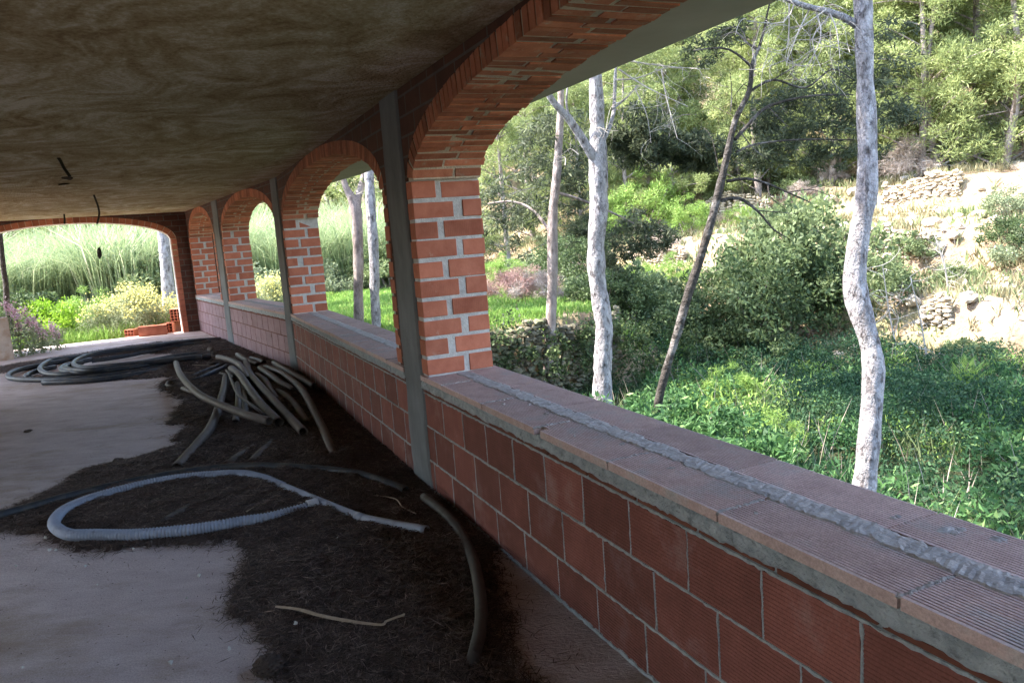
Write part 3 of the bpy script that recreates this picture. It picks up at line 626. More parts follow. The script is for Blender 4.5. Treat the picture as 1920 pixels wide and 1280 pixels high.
I, J = np.nonzero(cell); lit = MB(); lit.v = [np.stack([LX[use], LY[use], LZ2[use]], 1)]; lit.f = list(zip(idx[I, J].tolist(), idx[I+1, J].tolist(), idx[I+1, J+1].tolist(), idx[I, J+1].tolist())); lit.m = [0]*len(lit.f); lit.t = [.5]*len(lit.f)
lo_ = struct(lit.build('needle_litter', M['litter'], smooth=True), 'stuff')
def needles(N, ymin, ymax, ln, wd, spill=.03):
    P = []
    while sum(map(len, P)) < N:
        x = rng.uniform(gx_[0], gx_[-1], N*2); y = ymin+(ymax-ymin)*rng.uniform(0, 1, N*2)**1.3
        x2 = x+rng.normal(0, spill, len(x)); y2 = y+rng.normal(0, spill, len(x))
        i = np.clip(((x-gx_[0])/.022).astype(int), 0, len(gx_)-1); j = np.clip(((y-gy_[0])/.022).astype(int), 0, len(gy_)-1)
        k = ins[i, j]; wdist = (x2-A[0])*math.cos(A1)+(y2-A[1])*math.sin(A1); k &= (wdist < -.01) | (y2 > 4.4)
        P.append(np.stack([x2, y2], 1)[k])
    P = np.concatenate(P)[:N]; z = on_litter(P[:, 0], P[:, 1])+rng.uniform(.001, .014, N)
    C = np.column_stack([P, z]); th = rng.uniform(0, 2*PI, N)+vnoise(P[:, 0], P[:, 1], .5, 41)*1.5
    a = np.stack([np.cos(th), np.sin(th), rng.normal(0, .16, N)], 1)*(ln*rng.uniform(.5, 1.2, N))[:, None]; b = np.stack([-np.sin(th), np.cos(th), rng.normal(0, .3, N)], 1)*wd
    return np.stack([C-a, C-b, C+a, C+b], 1).reshape(-1, 3)
V = np.concatenate([needles(9000, 2.3, 6, .034, .0017, .11), needles(3000, 6, 14, .045, .0026, .2), needles(90000, 2.3, 5.2, .034, .0017), needles(60000, 5.2, 9, .045, .0026), needles(16000, 9, 14.8, .06, .004)])
tn = np.clip(rng.gamma(1.6, .16, len(V)//4)+.05*rng.normal(0, 1, len(V)//4), 0, 1)
struct(quadmesh('pine_needles', V, tn, M['needle']), 'stuff')

def pix(L_, z, ox=0, oy=0, s=1.): return [onz(ox+x/s, oy+y/s, z if np.isscalar(z) else z[i]) for i, (x, y) in enumerate(L_)]
Z1 = lambda L_, z: pix(L_, z, 0, 600, 5.818)
Z2 = lambda L_, z: pix(L_, z, 280, 610, 4.742)
Z3 = lambda L_, z: pix(L_, z, 0, 700, 3.7646)
Z7 = lambda L_, z: pix(L_, z, 0, 800, 2.)
def pipe(name, P, r, m, label, catg='pipe', group=None, hollow=.86, seg=14, step=.04, rough=0.006):
    P = smoothpath(P, step); P[:, 2] += np.convolve(rng.normal(0, .002, len(P)+6), np.ones(7)/7, 'same')[3:-3][:len(P)]; P[:, 2] = np.maximum(P[:, 2], -.01)
    mb = MB(); mb.tube(P, r, seg, hollow=hollow, rough=rough); o = mb.build(name, m, None, None, P[0], smooth=True); return tag(o, label, catg, group)
# corrugated grey conduit with a smooth sleeve end and a white taped tip
cd = Z7([(1180, 290), (1100, 313), (1000, 338), (900, 352), (800, 370), (680, 386), (500, 402), (350, 402), (265, 402), (215, 380), (203, 352), (240, 312), (330, 272), (450, 236), (600, 202), (750, 183), (900, 176), (985, 192), (1060, 222)], .05)
cd2 = Z7([(1060, 222), (1130, 250), (1230, 292), (1350, 338), (1450, 360), (1600, 386)], .05)
root = empty('drain_hose', cd[9], 'pale grey corrugated hose looped on the brown needles, smooth pipe at one end', 'hose')
Pc = smoothpath(cd, .0045); rr = .0295+.004*np.sin(np.arange(len(Pc))*2*PI/4); Pc[:, 2] = .043+.004*np.sin(np.arange(len(Pc))*.004)
mb = MB(); mb.tube(Pc, rr, 18); mb.build('corrugated_hose', M['grey_pipe'], root, loc=root.location, smooth=True)
mb = MB(); Q = smoothpath(cd2, .03); Q[:, 2] = .045; mb.tube(Q, .0275, 18, hollow=.88); mb.tube(Q[26:29], .0285, 18); mb.build('smooth_pipe', M['grey_pipe'], root, loc=root.location, smooth=True)
mb = MB(); Q = smoothpath(Z7([(1152, 297), (1192, 287)], .05), .01); mb.tube(Q, .0335, 16, hollow=.9); mb.build('tape', M['white_tape'], root, loc=root.location, smooth=True)
# long black hoses
pipe('black_hose', Z7([(-160, 375), (-40, 342), (100, 305), (300, 250), (500, 205), (650, 177), (800, 158), (950, 148), (1100, 152), (1300, 170), (1400, 192), (1520, 238)], [.05]*10+[.05, .03]), .027, M['black_pipe'], 'long black hose curving behind the pale corrugated hose to the left edge', 'hose', step=.08)
pipe('brown_pipe', Z7([(1590, 262), (1640, 300), (1700, 360), (1745, 430), (1775, 500), (1795, 590), (1805, 680), (1800, 760), (1780, 850), (1750, 950)], [.045, .042, .036, .028, .036, .05, .052, .05, .034, .0]), .0255, M['hose_brown'], 'dusty brown pipe bent beside the wall, sinking into needles at both ends')
pipe('black_hose', Z3([(540, 800), (700, 757), (900, 690), (1100, 630), (1290, 568)], [.015, .03, .035, .035, .03])+Z2([(470, 1065), (600, 1000), (740, 935), (910, 845)], [.03, .03, .03, .02]), .022, M['tan_pipe'], 'thin dark hose along the needle edge left of the bent grey pipe', 'hose', step=.08)
G = 'loose pipes heaped in the middle of the gallery'
def P_(pts, z, r, label, m='tan_pipe', **k): return pipe('plastic_pipe', Z2(pts, z), r, M[m], label, group=G, **k)
P_([(245, 1262), (330, 1165), (430, 1050), (530, 930), (590, 810), (620, 710), (660, 580), (682, 455)], [.045, .05, .06, .07, .08, .09, .09, .1], .037, 'grey pipe bent like a knee, open mouth resting near the corrugated hose')
P_([(235, 325), (270, 425), (350, 530), (470, 630), (600, 690), (750, 750), (900, 805), (1065, 850)], [.08, .12, .15, .17, .17, .16, .15, .13], .034, 'long curved pipe lying on top, sweeping from the black coil to mid heap')
P_([(685, 400), (705, 425), (735, 500), (780, 600), (860, 670), (950, 740), (1025, 795)], [.15, .15, .15, .16, .16, .15, .12], .013, 'thinnest pipe of the heap, squiggling between two thick ones')
P_([(730, 382), (800, 440), (880, 550), (960, 660), (1040, 755), (1150, 862)], [.13, .14, .14, .13, .12, .10], .040, 'thickest pipe of the heap with round open mouth beside the top pipe end')
P_([(862, 325), (890, 420), (980, 530), (1080, 640), (1200, 770), (1370, 945)], [.1, .12, .14, .13, .11, .08], .036, 'long pipe right of the thickest one, its mouth reaching the needles')
P_([(1110, 330), (1230, 405), (1350, 475), (1468, 545)], [.1, .1, .1, .09], .034, 'short straight pipe nearest to the block wall')
P_([(1035, 370), (1150, 410), (1250, 470), (1350, 560), (1420, 670), (1480, 790), (1540, 910), (1590, 1030), (1640, 1160)], [.1, .11, .11, .11, .1, .08, .06, .05, .03], .034, 'longest pipe of the heap, arching down along the wall side')
P_([(985, 380), (1080, 445), (1170, 515), (1285, 580)], [.1, .11, .1, .08], .035, 'straight pipe under the longest arching pipe')
P_([(785, 260), (870, 310), (965, 352)], [.08, .08, .08], .034, 'short pipe at the far back of the heap below the wall')
P_([(905, 290), (960, 305), (1020, 325)], [.07, .07, .07], .03, 'far short pipe half sunk in needles close to the wall')
P_([(955, 440), (1030, 490), (1080, 580), (1135, 665)], [.09, .1, .1, .07], .032, 'bent pipe in the shaded middle of the heap')
P_([(1110, 575), (1200, 620), (1290, 700), (1350, 790), (1405, 875)], [.06, .08, .08, .07, .04], .033, 'curved pipe between the long pipe and the arching one')
P_([(790, 520), (795, 620), (790, 740), (768, 868)], [.1, .09, .08, .05], .034, 'left one of two short upright-lying pipes with mouths facing the viewer')
P_([(840, 520), (857, 640), (852, 740), (850, 838)], [.1, .09, .08, .05], .033, 'right one of two short pipes with mouths under the top pipe')
P_([(610, 280), (700, 300), (790, 340), (840, 400), (878, 480)], [.12, .13, .13, .13, .12], .033, 'pipe bending over the far end of the heap with a pale tip')
P_([(720, 345), (600, 400), (480, 455), (380, 498)], [.06, .08, .07, .04], .027, 'black pipe crossing towards the small curled hook', 'black_pipe')
P_([(690, 325), (600, 360), (500, 400), (380, 455)], [.05, .06, .05, .03], .024, 'second black pipe just behind the one near the hook', 'black_pipe')
P_([(930, 1085), (850, 1130), (760, 1190), (695, 1240)], [.03, .04, .04, .03], .03, 'left stub of two half buried pipes in the needles')
P_([(1095, 1045), (1000, 1130), (900, 1230)], [.03, .04, .03], .034, 'right stub of two half buried pipes in the needles')
P_([(250, 490), (180, 500), (157, 525), (190, 545), (240, 540)], [.03]*5, .02, 'small curled hook of hose at the left tip of the heap', step=.02)
P_([(1462, 1015), (1470, 1060)], [.04, .03], .03, 'tiny upright pipe stub near the lower end of the arching pipe', step=.02)
P_([(1180, 880), (1290, 935)], [.05, .03], .015, 'short thin stick of pipe beyond the two open mouths')
P_([(630, 425), (700, 440), (760, 455)], [.08, .08, .08], .015, 'thin pale tube end crossing in front of the thickest pipe')
P_([(300, 560), (360, 580), (420, 600)], [.04, .05, .04], .028, 'short pipe end beside the curled hook under the top pipe')
pipe('plastic_pipe', Z3([(1095, 1088), (1200, 1028), (1345, 948)], [.02, .035, .03]), .03, M['tan_pipe'], 'half buried pipe poking out inside the corrugated hose loop')
for (qx, qy, rr_, lb) in ((550, 212, .045, 'pale round stone on the far side of the pipe heap'), (572, 242, .03, 'small pale stone between round stone and pipe tip')):
    mb = MB(); p_ = Z2([(qx, qy)], .1)[0]; mb.blob(p_, rr_); tag(mb.build('stone', M['tan_pipe'], None, None, p_, smooth=True), lb, 'stone')
# black coil
coil = MB()
def CT(pts, z=.05, r=.034): coil.tube(smoothpath(Z1(pts, z), .08), r, 12)
CT([(2500, 330), (1920, 395), (1500, 470), (1100, 540), (800, 583), (600, 592), (480, 572), (437, 530), (470, 485), (560, 440), (700, 418), (900, 395), (1200, 345), (1600, 290), (2000, 235), (2400, 205)], [.02, .05]+[.07]*12+[.05, .02])
CT([(2450, 400), (1920, 470), (1500, 560), (1100, 610), (700, 645), (300, 648), (130, 635), (88, 610), (120, 575), (250, 530), (400, 500), (700, 445), (1000, 385), (1500, 315), (1920, 262), (2400, 215)], .04)
CT([(320, 630), (282, 612), (330, 580), (430, 550), (600, 510)], .04)
CT([(2300, 390), (1920, 437), (1500, 505), (1100, 556), (800, 567), (685, 552), (667, 525), (720, 493), (830, 465), (1000, 430)], .09)
CT([(2200, 400), (1400, 487), (1000, 545), (850, 543), (735, 535), (722, 512), (800, 482), (900, 460)], .12)
CT([(1900, 420), (1300, 490), (960, 520), (850, 508), (803, 480), (835, 440), (920, 400), (1100, 355), (1500, 303), (1920, 250), (2400, 205)], [.1, .13, .13, .13, .13, .13, .13, .13, .13, .1, .03])
CT([(1000, 445), (1300, 402), (1600, 345), (1900, 292), (2300, 240)], .05)
CT([(470, 680), (800, 668), (1200, 635), (1600, 570), (1920, 487), (2300, 430)], .035)
CT([(2500, 330), (2100, 400), (1900, 430), (1500, 525), (1100, 583), (850, 600)], .035)
tag(coil.build('pipe_coil', M['black_pipe'], smooth=True), 'big coil of black plastic pipe lying flat near the far opening', 'pipe coil')
# dry leaf blade, sticks, pebbles, cones
def strip(name, P, wd, m, label, cat):
    P = smoothpath(P, .01); T = np.gradient(P, axis=0); T /= np.linalg.norm(T, axis=1)[:, None]; S = np.cross(T, [0, 0, 1.]); n = len(P); w_ = wd*np.sin(np.linspace(.5, PI-.1, n))**.6
    mb = MB(); G_ = np.stack([P-S*w_[:, None], P+np.array([0, 0, .006]), P+S*w_[:, None], P-np.array([0, 0, .004]), P-S*w_[:, None]], 1); mb.grid(G_); return tag(mb.build(name, m, None, None, P[0]), label, cat)
strip('dry_leaf_blade', Z7([(1035, 673), (1120, 683), (1200, 705), (1300, 725), (1430, 742), (1445, 730), (1518, 703)], [.05, .052, .05, .05, .05, .055, .07]), .012, M['leaf_blade'], 'long dry split leaf blade on the brown needles in front', 'dry leaf')
for k, (a_, lb) in enumerate((([(985, 275), (1045, 272)], 'upper twig of the small pair right of the conduit loop'), ([(1048, 275), (1010, 305)], 'lower twig of the small pair right of the conduit loop'), ([(925, 318), (975, 290)], 'thin twig inside the hose loop near the taped tip'))):
    mb = MB(); Q = smoothpath(Z7(a_, .05), .02); mb.tube(Q, .006, 6, rough=.1); tag(mb.build('twig', M['leaf_blade'], None, None, Q[0]), lb, 'twig')
mb = MB()
for k in range(3):
    Q = smoothpath(Z2([(380, 350), (480, 352), (590, 358)], .09) if k == 0 else Z2([(300, 415), (400, 418)], .07) if k == 1 else Z7([(1390, 255), (1480, 268), (1510, 300), (1560, 325)], .05), .03); mb.tube(Q, .004, 5, rough=.1)
    tag(mb.build('straw', M['leaf_blade'], None, None, Q[0]), ['pale straw lying across the needles behind the curved pipe', 'short straw left of the curved pipe near the coil', 'forked pale straw on dark needles right of the smooth pipe'][k], 'straw'); mb = MB()
mb = MB(); p_ = Z7([(1005, 893)], .03)[0]
for k in range(90):
    t = k/90; a_ = k*2.4; rr_ = .045*math.sin(PI*(.12+.8*t)); mb.blob(p_+np.array([math.cos(a_)*rr_, math.sin(a_)*rr_, .035*(t*2-1)*.9]), (.013, .013, .007), jag=.1)
tag(mb.build('pine_cone', M['cone'], None, None, p_), 'dark pine cone at the ragged edge of needles, bottom of picture', 'pine cone')
mb = MB(); p_ = Z3([(835, 615)], .025)[0]; mb.blob(p_, (.035, .03, .025)); tag(mb.build('debris_lump', M['cone'], None, None, p_), 'dark lump on bare floor above the black hose', 'debris')
mb = MB(); p_ = Z3([(195, 405)], .02)[0]; mb.blob(p_, (.035, .03, .012)); tag(mb.build('debris_lump', M['cone'], None, None, p_), 'small dark scrap alone on bare floor at left', 'debris')
pb_ = MB()
for (x, y) in [(170, 415), (185, 460), (210, 460), (390, 298), (860, 830), (500, 457), (745, 555), (365, 590), (130, 350), (560, 590), (60, 520), (320, 520), (700, 640), (550, 430), (570, 432), (1215, 245), (1265, 415), (1110, 733), (85, 900), (640, 880)]:
    pb_.blob(Z7([(x, y)], .012 if x < 900 else .05)[0], rng.uniform(.003, .008), jag=.3)
pe_ = pb_.build('white_grit', M['pebble']); struct(pe_, 'stuff')
# crumbs and dead needles on bare floor
N = 7000; x = rng.uniform(-6.5, .2, N); y = rng.uniform(2.4, 9, N); 
C = np.column_stack([x, y, np.full(N, .003)]); V = leafcloud(C, .0075, .35, 0); V[:, 2] = np.abs(V[:, 2]-.003)*.25+.002
struct(quadmesh('floor_crumbs', V, rng.uniform(0, .6, N), M['needle']), 'stuff')
N = 900; i = np.argwhere(nb & (LX > -3.5)); i = i[rng.integers(0, len(i), N)]
# wires hanging from the ceiling
def wire(pts, zs, r, label):
    P = [at(x, y, R) for (x, y, R) in pts]; mb = MB(); Q = smoothpath(P, .02); mb.tube(Q, r, 7); return tag(mb.build('ceiling_wire', M['wire'], None, None, Q[0], smooth=True), label, 'wire')
h1 = np.hypot(*onz(108, 295, H)[:2]); wire([(108, 295, h1), (113, 301, h1), (120, 315, h1-.05), (131, 331, h1-.1)], 0, .012, 'short bent wire hanging from the ceiling, nearest of three, stained plaster below')
mb = MB(); p_ = onz(120, 345, H-.008); mb.blob(p_, (.05, .1, .008)); mb.blob(onz(126, 333, H-.01), (.035, .05, .02)); tag(mb.build('ceiling_hole_rim', M['cone'], None, None, p_), 'rough dark hole rim in the ceiling plaster where a wire comes out', 'hole rim')
h2 = np.hypot(*onz(175, 365, H)[:2]); wire([(175, 363, h2), (178, 371, h2), (184, 388, h2), (186, 402, h2), (182, 420, h2)], 0, .012, 'longest ceiling wire, curved, ending in front of the far arch')
h3 = np.hypot(*onz(120, 401, H)[:2]); wire([(120, 400, h3), (121, 411, h3), (121, 420, h3)], 0, .014, 'stubby straight ceiling wire, left of the longest one')
for (x, y, dx, dy) in ((185, 470, 4, 9),):   # dried leaf dangling
    P = [at(191, 462, h2), at(186, 474, h2), at(182, 479, h2)]; mb = MB(); mb.tube(smoothpath(P, .01), [.004, .012, .02, .028, .03, .026, .02, .01][:1] or .02, 6) if False else mb.blob(P[1], (.03, .02, .075), jag=.2)
    o = mb.build('hanging_scrap', M['wire'], None, None, P[1]); mb2 = MB(); mb2.tube(smoothpath([at(182, 420, h2), P[0]], .05), .0015, 4); mb2.build('thread', M['wire'], o, loc=P[1]); tag(o, 'small dark scrap dangling on a thread in the far arch opening', 'scrap')
#SPLIT_EXTERIOR
# ================================================================= OUTSIDE
def down(p): return np.array([p[0], p[1], tzf(p[0], p[1])-.15])
def trunk_path(px, R, ext_down=True, top=None):
    P = [at(x, y, R if np.isscalar(R) else R) for x, y, *_ in px]; return P
def tree(px, R, barkm, label, foliage=None, topz=9., limbs=(), name='pine_tree', crown=None, folm='pine', group=None, wk=.9, ts=.08):
    """px: (x,y,width_px) from the top down"""
    P = [at(x, y, R) for x, y, w_ in px]; rad = [w_/2/F_PX*R*wk for *_, w_ in px]
    b = P[-1].copy(); d_ = (P[-1]-P[-2]); d_ /= np.linalg.norm(d_); g_ = tzf(b[0], b[1])-.2
    if b[2] > g_+.1: P.append(np.array([b[0]+d_[0]*.5, b[1]+d_[1]*.5, g_])); rad.append(rad[-1]*1.25)
    t = P[0]; d_ = P[0]-P[2]; d_ /= np.linalg.norm(d_)
    if topz > t[2]+.5:
        P.insert(0, t+d_*((topz-t[2])/max(d_[2], .5))*.5); rad.insert(0, rad[0]*.75); P.insert(0, t+d_*((topz-t[2])/max(d_[2], .5))); rad.insert(0, rad[0]*.35)
    root = empty(name, P[-1], label, 'tree', group)
    Q = smoothpath(P, ts); s_ = np.linspace(0, 1, len(Q)); cum = np.concatenate([[0], np.cumsum(np.linalg.norm(np.diff(P, axis=0), axis=1))]); cq = np.concatenate([[0], np.cumsum(np.linalg.norm(np.diff(Q, axis=0), axis=1))])
    rq = np.interp(cq/cq[-1]*cum[-1], cum, rad)*(1+np.convolve(rng.normal(0, .09, len(Q)+4), np.ones(3)/3, 'same')[2:-2][:len(Q)])
    mb = MB(); mb.tube(Q, rq, 20, rough=.035); mb.build('trunk', barkm, root, loc=root.location, smooth=True)
    for (lp, wd0, wd1, dR) in limbs:
        L_ = [at(x, y, R+dR*i/max(1, len(lp)-1)) for i, (x, y) in enumerate(lp)]; L_ = smoothpath(L_, .08); mb = MB(); mb.tube(L_, np.linspace(wd0, wd1, len(L_))/2/F_PX*R, 8, rough=.06)
        mb.build('branch', barkm, root, loc=root.location, smooth=True)
    if crown: # list of (cx,cy,cz,rx,rz,K,per)
        Cs, Rs, Ks = [], [], 0
        for (cx, cy, cz, rx, rz, K, per) in crown:
            d = rng.normal(0, 1, (K, 3)); d /= np.linalg.norm(d, axis=1)[:, None]; d *= rng.uniform(.3, 1, (K, 1))**.5
            Cs.append(np.array([cx, cy, cz])+d*np.array([rx, rx, rz])); Ks += K
        Cs = np.concatenate(Cs); per = crown[0][6]; Pt, dr = clumps(Cs, rng.uniform(.25, .5, len(Cs)), per)
        V = leafcloud(Pt, .06, .42, 0, dirs=dr); quadmesh('crown', V, clamp_tint(len(Cs), per, .45, .16, .18), M[folm], root, root.location)
    return root
def spray(root, name, pts, n, size, m, asp=.22, base=.4, droop=.2, sd=.2):
    """foliage clusters; pts: (x_px,y_px,R,radius_m)"""
    V = []; T_ = []
    for (x, y, R, r) in pts:
        n = int(n) if len(pts) < 0 else n; K = 16; c0 = at(x, y, R); d = rng.normal(0, 1, (K, 3)); d /= np.linalg.norm(d, axis=1)[:, None]; cs = c0+d*rng.uniform(.2, 1, (K, 1))*r*1.35*np.array([1, 1, .55])
        Pt, dr = clumps(cs, rng.uniform(.25, .5, K)*r, max(8, n//K*2//3), .7); V.append(leafcloud(Pt, size, asp, 0, droop, dr)); T_.append(clamp_tint(K, max(8, n//K*2//3), base, .12, sd))
    return quadmesh(name, np.concatenate(V), np.concatenate(T_), M[m], root, root.location if root else None)
def twigs(mb, p0, p1, r0, n, ln, sag=.3, seg=5, sub=0):
    """branch with wiry dead side twigs"""
    Q = smoothpath([p0, (p0+p1)/2+rng.normal(0, .06, 3), p1], .08); mb.tube(Q, np.linspace(r0, r0*.35, len(Q)), seg, rough=.05)
    for k in range(int(n*.8)):
        q = Q[rng.integers(len(Q)//5, len(Q))]; d = rng.normal(0, 1, 3); d[2] = -abs(d[2])*sag+.2*rng.normal(); d /= np.linalg.norm(d); L_ = ln*rng.uniform(.4, 1.1)
        pts = [q]; 
        for j in range(4): d = d+rng.normal(0, .38, 3); d[2] -= sag*.3; d /= np.linalg.norm(d); pts.append(pts[-1]+d*L_/4)
        mb.tube(smoothpath(pts, L_/7), np.linspace(r0*.28, .0018, len(smoothpath(pts, L_/7))), 4)
        for s_ in range(sub):
            q2 = pts[rng.integers(1, 4)]; d2 = d+rng.normal(0, .8, 3); d2 /= np.linalg.norm(d2); mb.tube([q2, q2+d2*L_*.15+rng.normal(0, .01, 3), q2+d2*L_*.35+[0, 0, -L_*.08]], [r0*.14, r0*.1, .0012], 3)
# --- tall slim pines standing in the gully right outside
t1 = tree([(1613, -150, 27), (1616, -40, 29), (1618, 0, 29), (1621, 98, 31), (1624, 197, 33), (1627, 279, 37), (1625, 361, 36), (1618, 401, 34), (1606, 477, 38), (1603, 543, 43), (1623, 614, 42), (1637, 675, 42), (1636, 736, 38), (1631, 807, 40), (1624, 883, 42), (1618, 924, 45), (1612, 1000, 50), (1606, 1100, 58)], 6.4, M['bark_pale'],
          'pale wavy pine trunk standing alone nearest to the parapet at right', topz=6, limbs=[([(1608, 48), (1580, 32), (1545, 20), (1510, 12), (1480, 0), (1440, -25)], 14, 6, -.3)],
          crown=[(2.4, 5.6, 5.4, 2.2, .7, 110, 150), (.6, 7., 6.2, 2.0, .7, 90, 150)])
mb = MB(); b0 = at(1545, 20, 6.25)
for (x0, y0, x1, y1, n) in ((1545, 20, 1490, 60, 10), (1520, 14, 1478, 110, 12), (1500, 10, 1470, -20, 6), (1560, 25, 1540, 130, 9), (1530, 20, 1500, 150, 12), (1555, 25, 1575, 110, 7), (1490, 5, 1400, 40, 10), (1480, 2, 1440, 90, 10)):
    twigs(mb, at(x0, y0, 6.3), at(x1, y1, 6.2+rng.uniform(-.4, .4)), .007, n, .38, .35, 5, 2)
mb.build('dead_twigs', M['dead_wood'], t1, loc=t1.location)
t2 = tree([(1112, -60, 22), (1114, 60, 24), (1117, 150, 26), (1120, 232, 28), (1121, 287, 35), (1122, 341, 36), (1123, 396, 36), (1118, 451, 38), (1118, 500, 35), (1121, 534, 33), (1128, 578, 37), (1133, 614, 39), (1131, 650, 37), (1130, 691, 37), (1129, 760, 42)], 11.0, M['bark_pale'],
          'thick pale pine trunk forking at mid height, brightly lit on its left', topz=7, limbs=[([(1122, 305), (1108, 288), (1088, 255), (1066, 222), (1045, 200), (1030, 180), (1022, 150)], 19, 9, -.6), ([(1122, 280), (1138, 250), (1150, 215), (1152, 180), (1155, 120)], 9, 5, .3), ([(1148, 205), (1170, 188), (1196, 160)], 4, 2, .3), ([(1068, 225), (1062, 195), (1064, 165)], 5, 3, -.2)],
          crown=[(1.2, 10.6, 6.3, 2.1, .6, 100, 150), (2.6, 9.5, 6.2, 1.6, .6, 60, 150)])
mb = MB()
for (x0, y0, x1, y1, n) in ((1155, 150, 1240, 130, 10), (1152, 190, 1200, 160, 6), (1190, 165, 1220, 260, 8), (1160, 130, 1290, 200, 12), (1240, 130, 1270, 260, 10), (1150, 110, 1330, 130, 12)):
    twigs(mb, at(x0, y0, 11.2), at(x1, y1, 11.2+rng.uniform(-.6, .6)), .012, n, .6, .3, 4, 2)
for (x, y) in ((1075, 280), (1050, 300), (1130, 240)): twigs(mb, at(x+10, y+10, 10.8), at(x-10, y, 10.8), .008, 4, .3, .2, 4, 1)
mb.build('dead_twigs', M['dead_wood'], t2, loc=t2.location)
spray(t2, 'foliage', [(1270, 300, 12, .35), (1310, 300, 12, .3), (1225, 285, 11.8, .35), (1180, 240, 11.6, .4), (1215, 255, 11.7, .45), (1250, 268, 11.8, .45), (1290, 262, 11.9, .4), (1320, 275, 12, .35), (1340, 290, 12, .3), (1160, 265, 11.5, .35), (1200, 290, 11.6, .35)], 1300, .055, 'pine_dark')
t3 = tree([(1049, -60, 9), (1051, 60, 11), (1052, 160, 13), (1050, 232, 14), (1047, 281, 15), (1044, 328, 17), (1037, 396, 20), (1036, 451, 22), (1036, 500, 22), (1036, 515, 22), (1034, 578, 22), (1032, 644, 21), (1027, 692, 20), (1019, 719, 22), (1008, 770, 26)], 12.6, M['bark'],
          'slimmer pinkish pine trunk left of the forked pale one', topz=9, limbs=[([(1036, 440), (1000, 395), (960, 378), (915, 382)], 7, 3, .5), ([(1040, 360), (1090, 375), (1150, 400), (1200, 425)], 6, 3, .6)], crown=[(.9, 13.4, 6.6, 1.9, .7, 70, 150)])
spray(t3, 'foliage', [(1000, 300, 13, .5), (1020, 340, 13.2, .5), (1075, 330, 13.2, .5), (1080, 290, 13.3, .5), (1010, 250, 13, .45), (1070, 380, 13.2, .4), (1090, 430, 13.1, .35), (1060, 230, 13.2, .5), (1180, 420, 13.2, .4), (1215, 440, 13.3, .42), (1245, 450, 13.4, .3), (1165, 460, 13.2, .4), (1200, 470, 13.3, .35), (1145, 490, 13, .3), (945, 400, 13, .5), (960, 440, 13, .5), (985, 400, 13.3, .5), (930, 350, 13.4, .5)], 1050, .05, 'pine_dark')
t4 = tree([(1440, 20, 4), (1432, 60, 5), (1423, 90, 7), (1410, 122, 9), (1405, 170, 11), (1378, 228, 14), (1362, 298, 16), (1346, 367, 18), (1333, 416, 18), (1311, 490, 19), (1289, 556, 21), (1271, 622, 21), (1253, 680, 19), (1238, 736, 20), (1229, 787, 22), (1218, 860, 26)], 9.4, M['bark_dark'],
          'dark thin pine leaning to the right across the opening', topz=5.2, wk=.78, crown=[(4.6, 9.0, 5.9, 2.2, .7, 110, 150)], limbs=[([(1423, 95), (1400, 80), (1380, 60), (1350, 70)], 5, 2, .3), ([(1408, 125), (1380, 100), (1350, 90), (1300, 95)], 5, 2, -.3), ([(1400, 175), (1450, 150), (1510, 165), (1560, 130), (1600, 150)], 5, 2, .5), ([(1378, 262), (1405, 232), (1440, 200), (1520, 180), (1600, 178)], 7, 2, .6), ([(1380, 285), (1420, 270), (1500, 262), (1600, 262)], 4, 2, .5), ([(1362, 340), (1400, 335), (1440, 345), (1480, 362), (1520, 380)], 6, 2, .2), ([(1352, 376), (1385, 372), (1420, 395), (1450, 430), (1475, 445)], 7, 2, .2), ([(1370, 210), (1372, 170), (1368, 130)], 2, 1, .1), ([(1350, 330), (1335, 260), (1320, 240)], 2, 1, .1)])
mb = MB()
for (x0, y0, x1, y1) in ((1400, 80, 1340, 60), (1423, 90, 1450, 40), (1450, 150, 1540, 90), (1440, 200, 1480, 240), (1480, 360, 1560, 370), (1440, 345, 1470, 390), (1420, 395, 1480, 400), (1405, 170, 1370, 190), (1390, 250, 1440, 300)):
    twigs(mb, at(x0, y0, 9.5), at(x1, y1, 9.6), .008, 6, .35, .15, 4, 1)
mb.build('twigs', M['bark_dark'], t4, loc=t4.location)
spray(t4, 'foliage', [(1440, 205, 10, .32), (1480, 200, 10.1, .36), (1520, 185, 10.2, .36), (1560, 200, 10.3, .36), (1460, 245, 10.1, .36), (1500, 260, 10.2, .38), (1545, 255, 10.3, .38), (1585, 250, 10.4, .36), (1590, 150, 10.4, .36), (1640, 120, 10.6, .4), (1655, 60, 10.6, .35), (1420, 290, 10, .25), (1650, 160, 10.6, .35), (1660, 210, 10.6, .3), (1330, 90, 10, .25), (1360, 60, 10, .25), (1700, 215, 10.8, .25), (1430, 240, 10, .3), (1530, 290, 10.2, .3), (1600, 290, 10.4, .3), (1450, 300, 10.1, .3)], 750, .042, 'pine_dark')
t5 = tree([(640, 325, 9), (648, 350, 13), (662, 375, 19), (669, 400, 21), (670, 427, 21), (672, 497, 20), (672, 553, 20), (673, 604, 21), (674, 650, 24)], 13.8, M['bark'],
          'left trunk of the pair behind the second arch, forking below its top', topz=5, limbs=[([(668, 400), (672, 370), (678, 345), (684, 320), (690, 250)], 14, 8, .1)], crown=[(-3.4, 15.6, 6.4, 1.8, .8, 50, 150)])
spray(t5, 'foliage', [(640, 352, 14.5, .4), (665, 345, 14.4, .4), (620, 360, 14.6, .3), (655, 335, 14, .3)], 500, .05, 'pine')
mb = MB()
for (x, y) in ((660, 370), (668, 365), (640, 345), (700, 360), (712, 350)): twigs(mb, at(x, y, 13.7), at(x+rng.uniform(-25, 25), y-20, 13.6), .008, 7, .35, .2, 4, 1)
mb.build('dead_twigs', M['dead_wood'], t5, loc=t5.location)
